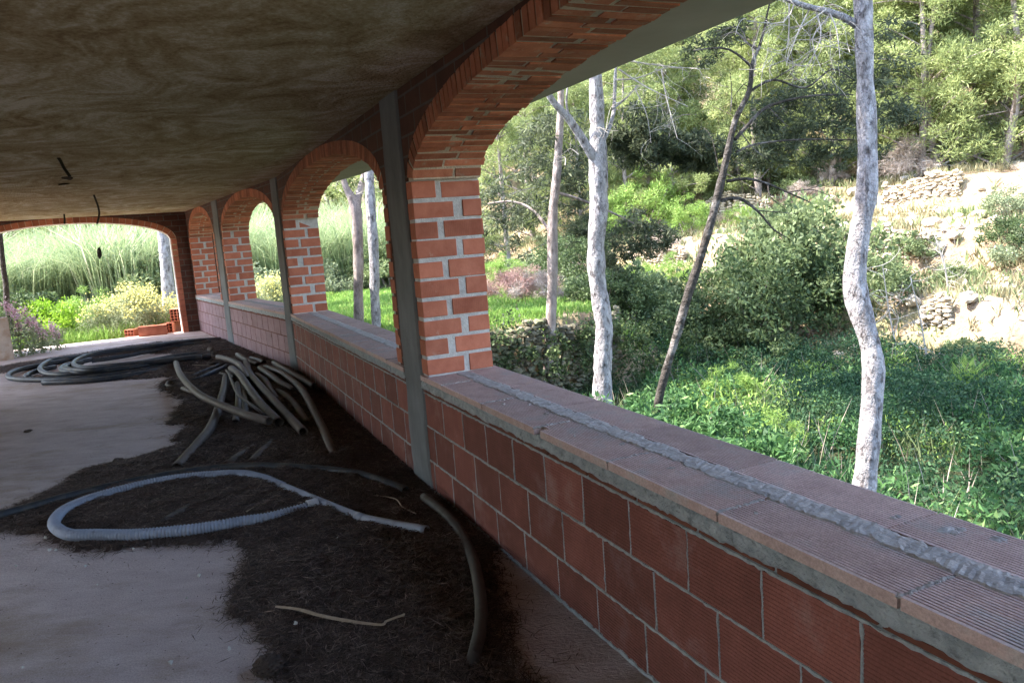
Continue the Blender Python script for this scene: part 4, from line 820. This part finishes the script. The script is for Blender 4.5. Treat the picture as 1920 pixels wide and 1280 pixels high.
t6 = tree([(688, 240, 17), (690, 290, 18), (692, 325, 19), (695, 384, 20), (699, 440, 20), (702, 497, 20), (703, 553, 20), (706, 612, 21), (708, 660, 24)], 13.4, M['bark_pale'], 'right trunk of the pair behind the second arch, straight and pale', topz=8, crown=[(-2.4, 15.2, 8.2, 2., .8, 60, 150)])
t7 = tree([(300, 330, 19), (303, 400, 20), (306, 438, 20), (309, 470, 20), (312, 505, 21), (316, 550, 23), (320, 600, 25), (321, 640, 27)], 19.5, M['bark_pale'], 'stout pale trunk seen through the far opening beside its right edge', topz=9, crown=[(-9.5, 18, 9.4, 2.6, 1., 80, 150)])
t8 = tree([(-6, 300, 6), (-4, 400, 7), (2, 460, 8), (6, 500, 8), (11, 535, 9), (14, 580, 9)], 17.5, M['bark_dark'], 'thin dark leaning pole at the left edge of the far opening', name='wooden_pole', topz=0); t8['category'] = 'pole'
# --- hillside pines and shrubs: a few shapes, copied
def pine_shape(i, h, rw, dense=1., m='pine', leanv=.3):
    root = empty('pine_tree', (0, 0, -100), '', 'tree')
    top = np.array([rng.uniform(-leanv, leanv), rng.uniform(-leanv, leanv), h]); Q = smoothpath([np.array([0, 0, -.3]), np.array([rng.normal(0, .15), rng.normal(0, .15), h*.4]), top], .3); mb = MB(); mb.tube(Q, np.linspace(.11*h/6, .03, len(Q)), 8, rough=.05)
    mb.build('trunk', M['bark'], root, smooth=True)
    Cs = []; mb = MB()
    for k in range(int(32*dense)):
        t = rng.uniform(.06, 1.0); q = Q[min(len(Q)-1, int(t*len(Q)))]; a = rng.uniform(0, 2*PI); L_ = rw*(1.12-t*.75)*rng.uniform(.6, 1.1); e = q+np.array([math.cos(a)*L_, math.sin(a)*L_, L_*rng.uniform(.05, .5)])
        S = smoothpath([q, (q+e)/2+[0, 0, .1], e], .2); mb.tube(S, np.linspace(.03, .008, len(S)), 5)
        for j in range(7): f_ = rng.uniform(.35, 1.05); Cs.append(q+(e-q)*f_+rng.normal(0, .2, 3)+[0, 0, rng.uniform(0, .25)])
    mb.build('branches', M['bark'], root)
    Cs = np.array(Cs); per = 150; Pt, dr = clumps(Cs, rng.uniform(.2, .42, len(Cs)), per, .65)
    V = leafcloud(Pt, .055, .17, 0, -.25, dr); quadmesh('crown', V, clamp_tint(len(Cs), per, .5, .2, .2), M[m], root); return root
def bush_shape(name, r, h, m, K=70, per=90, leaf=.05, asp=.45, tb=.45, dirty=.18, twigm=None):
    root = empty(name, (0, 0, -100), '', 'shrub'); a = rng.uniform(0, 2*PI, K); d = np.sqrt(rng.uniform(0, 1, K)); z = h*(.15+.85*rng.uniform(0, 1, K)**.7*np.sqrt(np.maximum(0, 1-(d*.92)**2)))
    bx = 1+.35*np.sin(a*2+rng.uniform(0, 6)); Cs = np.stack([np.cos(a)*d*r*bx, np.sin(a)*d*r, z*.85], 1)
    Pt, dr = clumps(Cs, rng.uniform(.16, .34, K)*min(r, 1.3), per, .75); V = leafcloud(Pt, leaf, asp, 0, -.1, dr, 1.6)
    quadmesh('leaves', V, clamp_tint(K, per, tb, .15, dirty), M[m], root)
    mb = MB()
    for k in range(14):
        e = Cs[rng.integers(K)]; S = smoothpath([np.array([rng.normal(0, .1), rng.normal(0, .1), -.15]), e*.5+rng.normal(0, .08, 3), e*1.04], .15); mb.tube(S, np.linspace(.018, .004, len(S)), 4)
    mb.build('stems', M[twigm or 'bark'], root); global LAST_CS; LAST_CS = Cs; return root
def grass_shape(name, r, h, m, n=900, wd=.012, asp=None, tb=.5, bend=.35, cat='grass clump'):
    root = empty(name, (0, 0, -100), '', cat); a = rng.uniform(0, 2*PI, n); d = np.sqrt(rng.uniform(0, 1, n))*r; b = np.stack([np.cos(a)*d, np.sin(a)*d, np.zeros(n)], 1)
    L_ = h*rng.uniform(.55, 1.1, n); az = rng.uniform(0, 2*PI, n); dv_ = np.stack([np.cos(az), np.sin(az), np.zeros(n)], 1)+b/max(r, .1)*.6; bd = bend*rng.uniform(.2, 1.3, n)
    mid = b+dv_*(bd*L_*.25)[:, None]+np.array([0, 0, 1])*(L_*.6)[:, None]; tip = b+dv_*(bd*L_)[:, None]+np.array([0, 0, 1])*(L_*(1-.35*bd))[:, None]
    s = np.stack([-np.sin(az), np.cos(az), np.zeros(n)], 1)*(wd*rng.uniform(.6, 1.3, n))[:, None]
    q1 = np.stack([b-s, b+s, mid+s*.8, mid-s*.8], 1); q2 = np.stack([mid-s*.8, mid+s*.8, tip+s*.1, tip-s*.1], 1)
    V = np.concatenate([q1, q2], 1).reshape(-1, 3); t = np.repeat(np.clip(rng.normal(tb, .2, n), 0, 1), 2); quadmesh('blades', V, t, M[m], root); return root
used = set()
def put(shape, x, y, s=1., rz=None, label=None, group=None, z=None, cat=None, sz=None):
    r = shape if shape.name not in used and not used.add(shape.name) else copy_tree(shape)
    r.location = (x, y, (tzf(x, y) if z is None else z)-.05); r.rotation_euler = (0, 0, rng.uniform(0, 6.28) if rz is None else rz); r.scale = (s, s, s*(sz or 1))
    if label: r['label'] = label
    if cat: r['category'] = cat
    if group: r['group'] = group
    elif 'group' in r: del r['group']
    return r
pines = [pine_shape(0, 5.5, 2.0), pine_shape(1, 7., 2.4, 1.2), pine_shape(2, 4.2, 1.7), pine_shape(3, 6.2, 2.1, 1.1)]
def uv2xy(az, R): a = math.radians(az); return R*math.sin(a), R*math.cos(a)
GP = 'sunlit pines covering the hillside'
LPn = 'feathery yellow-green pine among many on the sunlit hillside behind'
cand = []
for az in np.arange(-4, 36, 3.1):
    for R in (24, 27, 30, 34, 40, 47, 56, 68, 82):
        a2 = az+rng.uniform(-1.3, 1.3)+(R % 2)*1.5; R2 = R*rng.uniform(.94, 1.06)
        x, y = uv2xy(a2, R2); u = float(hillu(x, y))
        if u < 9.5: continue
        if R < 27 and (rng.random() < .45 or az > 20): continue
        cand.append((x, y, R2))
for (px_, py_, R_, s_) in ((1760, 310, 26, 1.2), (1880, 300, 25.5, 1.2), (1830, 250, 27, 1.2), (1560, 330, 27, 1.0), (1440, 320, 29, 1.1), (1280, 330, 29, 1.), (1180, 330, 27, .9), (1090, 420, 27, .9), (950, 440, 26, .9), (1000, 430, 29, 1.), (1690, 300, 28, 1.1)):
    p = at(px_, py_, R_); lb_ = {1880: 'big pine filling the top right corner of the hillside', 1760: 'big pine on the slope just right of the wavy trunk top', 1560: 'hillside pine directly left of the wavy trunk, behind the dead twigs', 950: 'pine behind the meadow next to the brick pier edge'}.get(px_)
    put(pines[rng.integers(4)], p[0], p[1], s_, label=lb_ or LPn, group=GP)
for (x, y, R2) in cand: put(pines[rng.integers(4)], x, y, rng.uniform(.85, 1.25)*(1 if R2 < 45 else 1.25), label=LPn, group=GP)
GL = 'far trees behind the meadow'
for az in np.arange(-36, -3, 3.3):
    for R in (38, 45, 54):
        x, y = uv2xy(az+rng.uniform(-1, 1), R*rng.uniform(.95, 1.05)); put(pines[rng.integers(4)], x, y, rng.uniform(.9, 1.3), label='one of the bluish green pines closing the view beyond reeds and meadow', group=GL)
# shrubs
b_mid = [bush_shape('shrub', 1.2, 1.7, 'bush'), bush_shape('shrub', .9, 1.1, 'bush', 50), bush_shape('shrub', 1.1, 1.4, 'bush_pale', 55, 80)]
b_dark = [bush_shape('shrub', 1.4, 2.2, 'bush_dark', 90, 110, .045), bush_shape('shrub', 1.0, 1.3, 'bush_dark', 60, 100, .045)]
b_br = bush_shape('shrub', 1.5, 1.3, 'bush_bright', 90, 120, .05); b_pine = bush_shape('young_pine', .8, 1.7, 'lush', 60, 120, .06, .12)
b_tw = [bush_shape('dry_shrub', .9, 1.1, 'twig', 50, 110, .09, .05, .5), bush_shape('dry_shrub', 1.3, 1.4, 'pinktwig', 70, 130, .1, .05, .5)]
yel = bush_shape('broom_shrub', 1.2, 1.5, 'bush_pale', 90, 170, .07, .1, .5); YEL_CS = LAST_CS
def pput(shape, x, y, R, s, label=None, group=None, dz=0, cat=None, sz=None):
    p = at(x, y, R); return put(shape, p[0], p[1], s, label=label, group=group, z=None, cat=cat, sz=sz)
# big dark evergreen mass in the middle of the gully
pput(b_dark[0], 1440, 640, 17.5, 1.25, 'large round dark evergreen shrub between leaning pine and wavy trunk', sz=1.1)
pput(b_mid[0], 1490, 560, 18.8, 1.35, 'tall grey-green shrub right behind the large dark one', sz=1.3)
pput(b_dark[0], 1345, 660, 17.2, .95, 'dark shrub just right of the leaning pine foot', sz=.9)
pput(b_dark[1], 1400, 690, 16, 1.0, 'low dark shrub at the foot of the gully bank, centre', )
pput(b_dark[1], 1540, 640, 18.6, 1.1, 'glossy dark shrub left of the wavy trunk', )
pput(b_mid[1], 1180, 560, 17.5, 1.3, 'olive shrub right of the thick pale trunk', sz=1.2)
pput(b_mid[0], 1210, 640, 17., 1.0, 'grey-green shrub between thick trunk and leaning pine')
pput(b_dark[1], 1190, 690, 15.5, .8, 'small dark shrub low between thick trunk and leaning pine')
pput(b_dark[0], 1080, 560, 20., .8, 'dark shrub standing on the meadow edge between the two trunks')
pput(b_tw[1], 965, 560, 17.5, .68, 'pinkish bare-stemmed shrub on the meadow near the brick pier', cat='dry shrub')
pput(b_tw[0], 1010, 585, 16.8, .7, 'fallen grey brush pile at the meadow edge', cat='brush pile')
pput(b_pine, 1290, 430, 25, .9, 'bright young pine on the pale slope left of the leaning trunk', cat='young pine')
pput(b_pine, 1210, 380, 26, 1.5, 'tall bright young pine behind the dark hanging boughs', cat='young pine')
pput(b_pine, 1370, 740, 12.8, .55, 'feathery light-green young pine at gully bottom left of wavy trunk', cat='young pine')
pput(b_pine, 1455, 860, 10.0, .5, 'feathery young pine just beyond the sill, nearest one', cat='young pine')
pput(b_tw[0], 1700, 330, 26, 1.3, 'leafless brownish bush on the pale slope right of wavy trunk', cat='dry shrub')
pput(b_mid[2], 1890, 400, 22, .6, 'silvery shrub on the slope at the right edge')
pput(b_mid[1], 1830, 640, 15.8, .55, 'small bluish round shrub on the bare earth bank')
pput(b_mid[0], 1640, 560, 18, .8, 'thin green shrub directly behind the wavy trunk')
pput(b_dark[1], 1890, 500, 20, .6, 'dark shrub under the terrace wall at the right edge')
pput(b_mid[2], 1790, 520, 19.5, .4, 'pale shrub beside the crumbling terrace wall')
GS = 'small shrubs dotted over the terraced slope'
for k in range(88):
    az = rng.uniform(-3, 22) if k < 62 else rng.uniform(22, 35); R = rng.uniform(17, 36); x, y = uv2xy(az, R); u = float(hillu(x, y))
    if u < 1.2 or (az > 21.5 and R < 27 and rng.random() < .55): continue
    put([b_mid[0], b_mid[1], b_mid[2], b_tw[0], b_mid[1], b_pine][rng.integers(6)], x, y, rng.uniform(.35, .8), label='one of the small shrubs scattered over the pale terraced slope', group=GS, cat='shrub')
# gully shrubs just beyond the parapet (oleander-like) and brambles
ol = bush_shape('leafy_shrub', .85, 1.25, 'oleander', 60, 110, .05, .3, .4, .3); ol2 = bush_shape('leafy_shrub', .8, 1.1, 'oleander', 60, 110, .04, .35, .25)
for (x, y, R, s, lb) in ((960, 700, 10.4, .9, 'dark leafy shrub in front of the field wall next to the pier'), (1080, 730, 9.6, 1., 'leafy shrub at the foot of the slimmer pink trunk'), (1170, 745, 9.4, 1.05, 'leafy shrub right of the thick pale trunk foot'), (1290, 760, 8.9, 1.05, 'leafy shrub right of the leaning pine foot, pale leaf tips'), (1350, 800, 8.4, .95, 'leafy shrub mid sill, between leaning pine and wavy trunk'), (1210, 800, 8.2, .8, 'low leafy shrub left of the leaning pine foot'), (1480, 900, 7.6, .7, 'leafy shrub left of the wavy trunk base')):
    pput(ol if 'pale' in lb or 'mid' in lb else ol2, x, y, R, s, lb, cat='shrub')
# bramble thicket over the gully floor (stuff)
def scatter(n, cond, sd=0): 
    out = []
    while sum(map(len, out)) < n:
        x = rng.uniform(-4, 22, n); y = rng.uniform(2, 24, n); k = cond(x, y); out.append(np.stack([x[k], y[k]], 1))
    return np.concatenate(out)[:n]
wl_ = lambda x, y: (x+.22)*-.5+(y-12.17)*.866
dist_wall = lambda x, y: (x-A[0])*math.cos(A1)+(y-A[1])*math.sin(A1)
g_cond = lambda x, y: ((wl_(x, y) < -.1) | (x > 2.6)) & (hillu(x, y) < 1.0) & (dist_wall(x, y) > TH+.25) & (np.hypot(x, y) < 20)
q = scatter(2300, g_cond); hz = tz(q[:, 0], q[:, 1])+.16+.34*np.clip(vnoise(q[:, 0], q[:, 1], 1.6, 51)+.3, 0, 1); K = len(q); Cs = np.column_stack([q, hz]); Pt, dr = clumps(Cs, rng.uniform(.18, .4, K), 150, .75)
V = leafcloud(Pt, .025, .5, 0, 0, dr, 2.); struct(quadmesh('bramble_thicket', V, clamp_tint(K, 150, .4, .14, .2), M['bramble']), 'stuff')
q = scatter(330, lambda x, y: g_cond(x, y) & (vnoise(x, y, 1.0, 95) > .1)); K = len(q); Cs = np.column_stack([q, tz(q[:, 0], q[:, 1])+.42]); Pt, dr = clumps(Cs, rng.uniform(.2, .38, K), 110, .8)
V = leafcloud(Pt, .045, .32, 0, -.1, dr, 1.8); struct(quadmesh('tall_weeds', V, clamp_tint(K, 110, .45, .2, .25), M['oleander']), 'stuff')
q = scatter(260, lambda x, y: (hillu(x, y) > -3.2) & (hillu(x, y) < .8) & ((wl_(x, y) < -.3) | (x > 3)) & (x > 2.5)); K = len(q); Cs = np.column_stack([q, tz(q[:, 0], q[:, 1])+.3]); Pt, dr = clumps(Cs, rng.uniform(.25, .42, K), 150, .7)
V = leafcloud(Pt, .045, .25, 0, -.2, dr, 1.6); struct(quadmesh('gully_herbs', V, clamp_tint(K, 150, .55, .15, .2), M['lush']), 'stuff')
ivy = []; ivt = []
for (xa, ya, xb, yb, n_, m_) in ((-3.0, 10.5, 1.9, 13.4, 80, 0), (1.9, 13.4, 3.6, 15.0, 46, 0)):
    t_ = rng.uniform(0, 1, n_); cs_ = np.stack([xa+(xb-xa)*t_, ya+(yb-ya)*t_, rng.uniform(-1.6, -.1, n_)], 1)+np.stack([np.full(n_, .12), np.full(n_, -.2), np.zeros(n_)], 1)+rng.normal(0, .1, (n_, 3)); P_i, d_i = clumps(cs_, rng.uniform(.12, .32, n_), 90, .9)
    ivy.append(leafcloud(P_i, .035, .5, 0)); ivt.append(clamp_tint(n_, 90, .4, .15, .2))
struct(quadmesh('ivy', np.concatenate(ivy), np.concatenate(ivt), M['bush_dark']), 'stuff')
pput(b_dark[1], 1150, 660, 15.2, .8, 'dark shrub below the meadow corner right of thick pale trunk', cat='shrub')
pput(b_mid[1], 1120, 640, 16.2, .8, 'olive shrub hanging over the meadow corner', cat='shrub')
# slope tufts
def tufts(name, n, cond, h, wd, m, per=10, box=(-12, 30, 8, 46), tb=.5):
    out = []
    while sum(map(len, out)) < n:
        x = rng.uniform(box[0], box[1], n); y = rng.uniform(box[2], box[3], n); k = cond(x, y); out.append(np.stack([x[k], y[k]], 1))
    q = np.repeat(np.concatenate(out)[:n], per, 0); q = q+rng.normal(0, .06, q.shape); N = len(q); z = tz(q[:, 0], q[:, 1]); b = np.column_stack([q, z-.02]); L_ = h*rng.uniform(.4, 1.2, N); tip = b+np.column_stack([rng.normal(0, .35, (N, 2))*L_[:, None], L_])
    az = rng.uniform(0, PI, N); s = np.stack([np.cos(az), np.sin(az), np.zeros(N)], 1)*wd; mid = (b+tip)/2+np.array([0, 0, 1])*(L_*.08)[:, None]
    V = np.stack([b, mid-s, tip, mid+s], 1).reshape(-1, 3); return struct(quadmesh(name, V, np.repeat(rng.normal(tb, .18, n), per)+rng.normal(0, .12, N), M[m]), 'stuff')
tufts('dry_grass', 15000, lambda x, y: (hillu(x, y) > .5) & (vnoise(x, y, 2.2, 61) > -.45), .26, .016, 'dry_grass')
tufts('slope_grass', 4500, lambda x, y: (hillu(x, y) > .3) & (vnoise(x, y, 2.6, 62) > -.3), .28, .018, 'bush', tb=.6)
tufts('meadow_grass', 16000, lambda x, y: (wl_(x, y) > .1) & (x < 2.5) & (hillu(x, y) < 6) & (((x-B[0])*math.cos(A3)+(y-B[1])*math.sin(A3) > TH+.3)), .17, .014, 'grass', 10, (-22, 3, 8, 36), .55)
tufts('gully_grass', 1300, lambda x, y: g_cond(x, y) & (vnoise(x, y, 1.3, 91) > .25), .5, .008, 'bush', 7, (-3, 18, 3, 20), .35)
tufts('gully_ferns', 500, lambda x, y: g_cond(x, y) & (vnoise(x, y, 1.1, 92) > .3), .5, .014, 'bramble', 8, (-3, 18, 3, 20), .6)
tufts('dry_stems', 380, lambda x, y: g_cond(x, y), .75, .005, 'twig', 4, (-3, 18, 3, 20), .6)
# --- dry stone walls
def stonewall(pts, h, label, m='stone', name='stone_wall', z0=None, sz=.115, gap=.03):
    P = smoothpath([np.array([p[0], p[1], 0.]) for p in pts], .12); mb = MB(); mid = P[len(P)//2]; s_ = 0; cum = np.concatenate([[0], np.cumsum(np.linalg.norm(np.diff(P, axis=0), axis=1))]); row = 0; z = 0
    while z < h:
        hh = rng.uniform(.7, 1.15)*sz*.75; s_ = rng.uniform(0, sz)
        while s_ < cum[-1]:
            w_ = rng.uniform(.7, 1.6)*sz; x = np.interp(s_+w_/2, cum, P[:, 0]); y = np.interp(s_+w_/2, cum, P[:, 1]); top = h*(1-.18*abs(vnoise(x, y, 1.2, 71)))
            if z < top and rng.random() > gap:
                zb = (z0 if z0 is not None else tzf(x, y)-.35)
                mb.blob((x+rng.normal(0, .025), y+rng.normal(0, .025), zb+z+hh/2), (w_*.53, sz*.8, hh*.56), 0, float(np.clip(rng.normal(.5, .3), 0, 1)), .17)
            s_ += w_
        z += hh
    return tag(mb.build(name, M[m], None, None, (mid[0], mid[1], tzf(mid[0], mid[1]))), label, 'stone wall')
stonewall([(-3.1, 10.48), (-.22, 12.12), (1.16, 12.92), (1.9, 13.6)], 1.62, 'mossy dark dry stone wall holding up the meadow edge', 'dark_stone', z0=-1.6)
def contour(u0, az0, az1, n=8):
    out = []
    for az in np.linspace(az0, az1, n):
        R = 12.
        while R < 60:
            x, y = uv2xy(az, R)
            if float(hillu(x, y)) > u0: break
            R += .05
        out.append((x, y))
    return out
us = [(1.25*(k+.9))/.37 for k in range(4)]
stonewall(contour(us[1]-.1, 24, 29), 1.0, 'cream dry stone terrace wall behind the bank right of the wavy trunk')
stonewall(contour(us[2]-.1, 26, 30.5), .9, 'cream terrace wall above it, level with the arch springing')
stonewall(contour(us[1]-.1, 9, 13), .9, 'pale terrace wall left of the leaning pine top')
stonewall(contour(us[2]-.1, 14, 19), .9, 'upper pale terrace wall between leaning pine and wavy trunk')
stonewall(contour(us[0]-.1, 28, 30), .8, 'short crumbling stone wall piece at the foot of the right slope')
GR = 'loose rocks on the bare slope'
mb = MB(); mb.blob((0, 0, 0), (.22, .18, .13)); rk = mb.build('rock', M['stone'], None, None, (0, 0, 0)); tag(rk, 'one of the loose pale rocks on the bare slope', 'rock', GR)
for k in range(150):
    az = rng.uniform(20, 34) if k < 120 else rng.uniform(6, 20); R = rng.uniform(15.5, 26); x, y = uv2xy(az, R)
    if float(hillu(x, y)) < 1.0: continue
    r = rk if k == 0 else rk.copy()
    if k: col.objects.link(r)
    r.location = (x, y, tzf(x, y)+.03); r.rotation_euler = (0, 0, rng.uniform(0, 6)); s = rng.uniform(.2, 1.1); r.scale = (s, s*rng.uniform(.7, 1.3), s)
# pale dead saplings on the right bank
for (x, y, R, h, lb) in ((1745, 715, 14.6, 1.9, 'white leafless sapling on the earth bank right of wavy trunk'), (1690, 640, 16, 2.0, 'thin grey sapling just right of the wavy trunk'), (1780, 560, 18, 1.4, 'small bare sapling higher on the bank')):
    p = at(x, y, R); g_ = tzf(p[0], p[1]); root = empty('dead_sapling', (p[0], p[1], g_), lb, 'sapling'); mb = MB(); b_ = np.array([p[0], p[1], g_-.1])
    tp = b_+np.array([-.35, 0, h]); twigs(mb, b_, tp, .022, 26, .7, -.1, 5, 2); mb.build('stem', M['dead_wood'], root, loc=root.location)
# fallen dead branches on slope
for (x0, y0, x1, y1, R, lb) in ((1750, 235, 1850, 200, 27, 'grey fallen trunk with branches high on the slope'), (1690, 290, 1790, 240, 25, 'pale fallen trunk below the higher one')):
    mb = MB(); p0, p1 = at(x0, y0, R), at(x1, y1, R+1); p0[2] = tzf(p0[0], p0[1])+.15; p1[2] = tzf(p1[0], p1[1])+.4; twigs(mb, p0, p1, .07, 22, 1.0, .1, 6, 2); tag(mb.build('fallen_tree', M['dead_wood'], None, None, p0), lb, 'fallen tree')
# small fan palm
p = at(1798, 770, 13.2); g_ = tzf(p[0], p[1]); root = empty('palm', (p[0], p[1], g_), 'small palm with upright fronds at the foot of the earth bank', 'palm'); V = []; T_ = []; mb = MB()
for k in range(26):
    a = rng.uniform(0, 2*PI); el = rng.uniform(.25, 1.35); L_ = rng.uniform(.6, .95); d = np.array([math.cos(a)*math.cos(el), math.sin(a)*math.cos(el), math.sin(el)]); b_ = np.array([p[0], p[1], g_+.15]); pts = [b_+d*L_*t+np.array([0, 0, -.35*L_*t*t]) for t in np.linspace(0, 1, 9)]
    mb.tube(pts, .006, 4)
    for i in range(1, 9):
        for s_ in (-1, 1):
            for jj in range(2):
                q0 = pts[i]-(pts[i]-pts[i-1])*jj*.5; sd_ = np.cross(d, [0, 0, 1.]); sd_ /= np.linalg.norm(sd_); e = q0+sd_*s_*.2*(1-.5*i/9)+d*.13+[0, 0, .03]; w_ = d*.012; V.append([q0, (q0+e)/2-w_, e, (q0+e)/2+w_]); T_.append(rng.uniform(.2, .8))
quadmesh('fronds', np.array(V).reshape(-1, 3), np.array(T_), M['lush'], root, root.location); mb.build('ribs', M['bark_dark'], root, loc=root.location)
# --- view through the far opening
reed = [grass_shape('reed_clump', 1.3, 3.3, 'reed', 900, .017, tb=.55, bend=.55, cat='reeds'), grass_shape('reed_clump', 1.2, 2.7, 'reed', 900, .015, tb=.45, bend=.8, cat='reeds')]
GRd = 'tall pale reeds in the bank behind the far opening'
for az in np.arange(-38, -6, 1.5):
    for R in (25.5, 28.5, 31.5):
        x, y = uv2xy(az+rng.uniform(-.6, .6)+(R % 2), R+rng.uniform(-1, 1)); zz = tzf(x, y)+(R-24)*.10
        put(reed[rng.integers(2)], x, y, rng.uniform(.5, .95), label='one of the tall pale green reed clumps forming the bank beyond the garden', group=GRd, cat='reeds', z=zz)
dg = grass_shape('grass_clump', .45, .5, 'grass', 260, .008, tb=.6, bend=.4)
GG = 'wild grass along the slab edge'
for k in range(46):
    s_ = rng.uniform(.35, 4.6); dd_ = rng.uniform(.5, 3.2); q_ = D-dv(AE)*s_+endn*(dd_+.3); put(dg, q_[0], q_[1], rng.uniform(.5, 1.0), label='one of the wild grass clumps growing just beyond the slab edge of the far opening', group=GG, cat='grass clump')
pput(b_br, 92, 610, 18.6, .62, 'bright lime-green rounded shrub in the garden beyond the slab', sz=1.25)
for k_, (x_, y_, R_, s_, l_) in enumerate(((40, 520, 24.2, 1.0, 'bluish shrub at the left end of the reed bank'), (270, 500, 24.5, 1.25, 'bluish green shrub at the right end of the reed bank'), (150, 560, 23.6, .6, 'greyish dry shrub in front of the reed bank'), (455, 520, 23.5, 1., 'pale shrub behind the third arch'), (620, 530, 24., .9, 'pale shrub seen at the left of the second arch'), (730, 530, 24, 1.1, 'pale shrub behind the trunk pair'))):
    pput((b_mid[1], b_mid[0], b_tw[0], b_mid[2], b_mid[2], b_mid[0])[k_], x_, y_, R_, s_, l_, cat='shrub')
pput(b_dark[1], 25, 590, 19.0, 1.0, 'dark green hedge shrub at the left of the far opening', sz=1.1)
pput(b_dark[1], 128, 650, 18.9, .42, 'small dark shrub under the lime-green one')
pput(b_pine, 170, 610, 18.5, .72, 'soft pale young pine left of the broken slab panel', cat='young pine')
pput(b_mid[2], 60, 640, 17.5, .5, 'grey-green small shrub behind the pink flowers')
br1 = pput(yel, 268, 600, 17.5, .74, 'yellow flowering broom left of the stout trunk in the far opening', cat='broom')
br2 = pput(yel, 512, 575, 20, .7, 'yellow flowering broom seen through the third arch', cat='broom')
def flowers(root, P, size, m, name='flowers', asp=.7): V = leafcloud(P, size, asp, 0); return quadmesh(name, V, rng.uniform(.2, 1, len(P)), M[m], root, root.location)
for br in (br1, br2):
    s = br.scale[0]; n = 4200; cc = YEL_CS[rng.integers(0, len(YEL_CS), n)]; cc = cc[cc[:, 2] > .5]; d = rng.normal(0, 1, cc.shape); d /= np.linalg.norm(d, axis=1)[:, None]; d[:, 2] = np.abs(d[:, 2])*1.2; P = np.array(br.location)+(cc+d*rng.uniform(.2, .42, (len(cc), 1)))*s
    V = leafcloud(P-np.array(br.location), .022, .7, 0); fo = quadmesh('flowers', V/s, rng.uniform(.2, 1, len(P)), M['yellow'], br); pass
# pink valerian
GV = 'pink flowering stems at the left of the far opening'
for k, (x, y, R) in enumerate([(12, 575, 15.6), (22, 582, 15.8), (30, 590, 15.4), (45, 585, 15.8), (52, 605, 15.4), (62, 600, 15.8), (70, 612, 15.6), (95, 612, 16), (105, 625, 15.8), (35, 610, 15.3), (80, 625, 15.5)]):
    p = at(x, y, R); g_ = tzf(p[0], p[1]); root = empty('flower_stem', (p[0], p[1], g_), 'one of the pink flowering stems beside the weathered block beyond the slab', 'flower', GV); mb = MB(); b_ = np.array([p[0]+rng.normal(0, .05), p[1], g_]); mb.tube([b_, (b_+p)/2+rng.normal(0, .03, 3), p], .006, 5); mb.build('stem', M['bush'], root, loc=root.location)
    n = 110; d = rng.normal(0, 1, (n, 3))*np.array([.035, .035, .06]); flowers(root, p+d, .018, 'pink', 'blossom'); lv = b_+(p-b_)*rng.uniform(0, .9, (90, 1))+rng.normal(0, .06, (90, 3)); quadmesh('leaves', leafcloud(lv, .04, .35, 0), rng.uniform(.3, .9, 90), M['bush_pale'], root, root.location)
# broken plaster panel, concrete block, brick pile outside the opening
def boxat(name, px, py, R, w_, d_, h_, rz, m, label, cat, z=None, ch=.01):
    p = at(px, py, R); z_ = tzf(p[0], p[1])-.05 if z is None else z; mb = MB(); mb.box(-w_/2, w_/2, -d_/2, d_/2, 0, h_, 0, .5, ch, .004); o = mb.build(name, m); o.location = (p[0], p[1], z_); o.rotation_euler = (0, 0, rz); return tag(o, label, cat)
boxat('concrete_block', -22, 640, 15.2, .62, .3, .82, math.radians(35), M['weathered'], 'pinkish weathered block standing at the left edge outside', 'block')
p = at(230, 625, 17.4); g_ = tzf(p[0], p[1])-.1; mb = MB(); wv_ = [(0, 0), (1.5, 0), (1.5, .32), (1.0, .38), (.7, .8), (.3, .84), (0, .86)]
mb.add([(x, y, z) for y in (0, .09) for (x, z) in wv_], [tuple(range(7)), tuple(range(13, 6, -1))]+[(i, (i+1) % 7, 7+(i+1) % 7, 7+i) for i in range(7)]); o = mb.build('broken_wall', M['weathered']); p2 = at(203, 628, 18.9); o.location = (p2[0], p2[1], g_); o.rotation_euler = (0, 0, math.radians(20)); tag(o, 'low broken plastered wall behind the left side of yellow broom', 'wall')
def hollow_brick(name, m):   # large hollow clay brick with cell holes in its end
    mb = MB(); L_, W_, H_ = .5, .2, .24; nx, nz = 3, 4; t = .012
    cw, chh = (W_-t)/nx, (H_-t)/nz
    for i in range(nx+1): mb.box(0, L_, i*cw, i*cw+t, 0, H_, 0, .5)
    for j in range(nz+1): mb.box(.001, L_-.001, .001, W_-.001, j*chh, j*chh+t-.001, 0, .5)
    return mb.build(name, m)
hb = hollow_brick('hollow_brick', M['brick']); GB = 'hollow bricks stacked outside the far opening'
lbs = ['top hollow brick of the pile beside the stout trunk', 'lower middle hollow brick of the outside pile', 'front hollow brick lying on its side right of the pile', 'left hollow brick of the outside pile, pale and low']
base = at(325, 612, 17.0)
for k, (dx, dy, dz, rz, rx) in enumerate([(.05, .1, .26, 100, 0), (-.05, 0, 0, 95, 0), (.12, -.55, 0, 20, 0), (-.62, -.1, -.06, 80, 0)]):
    o = hb if k == 0 else hb.copy()
    if k: col.objects.link(o)
    o.location = (base[0]+dx, base[1]+dy, -.05+dz+.0); o.rotation_euler = (0, 0, math.radians(rz+180)); tag(o, lbs[k], 'hollow brick', GB)
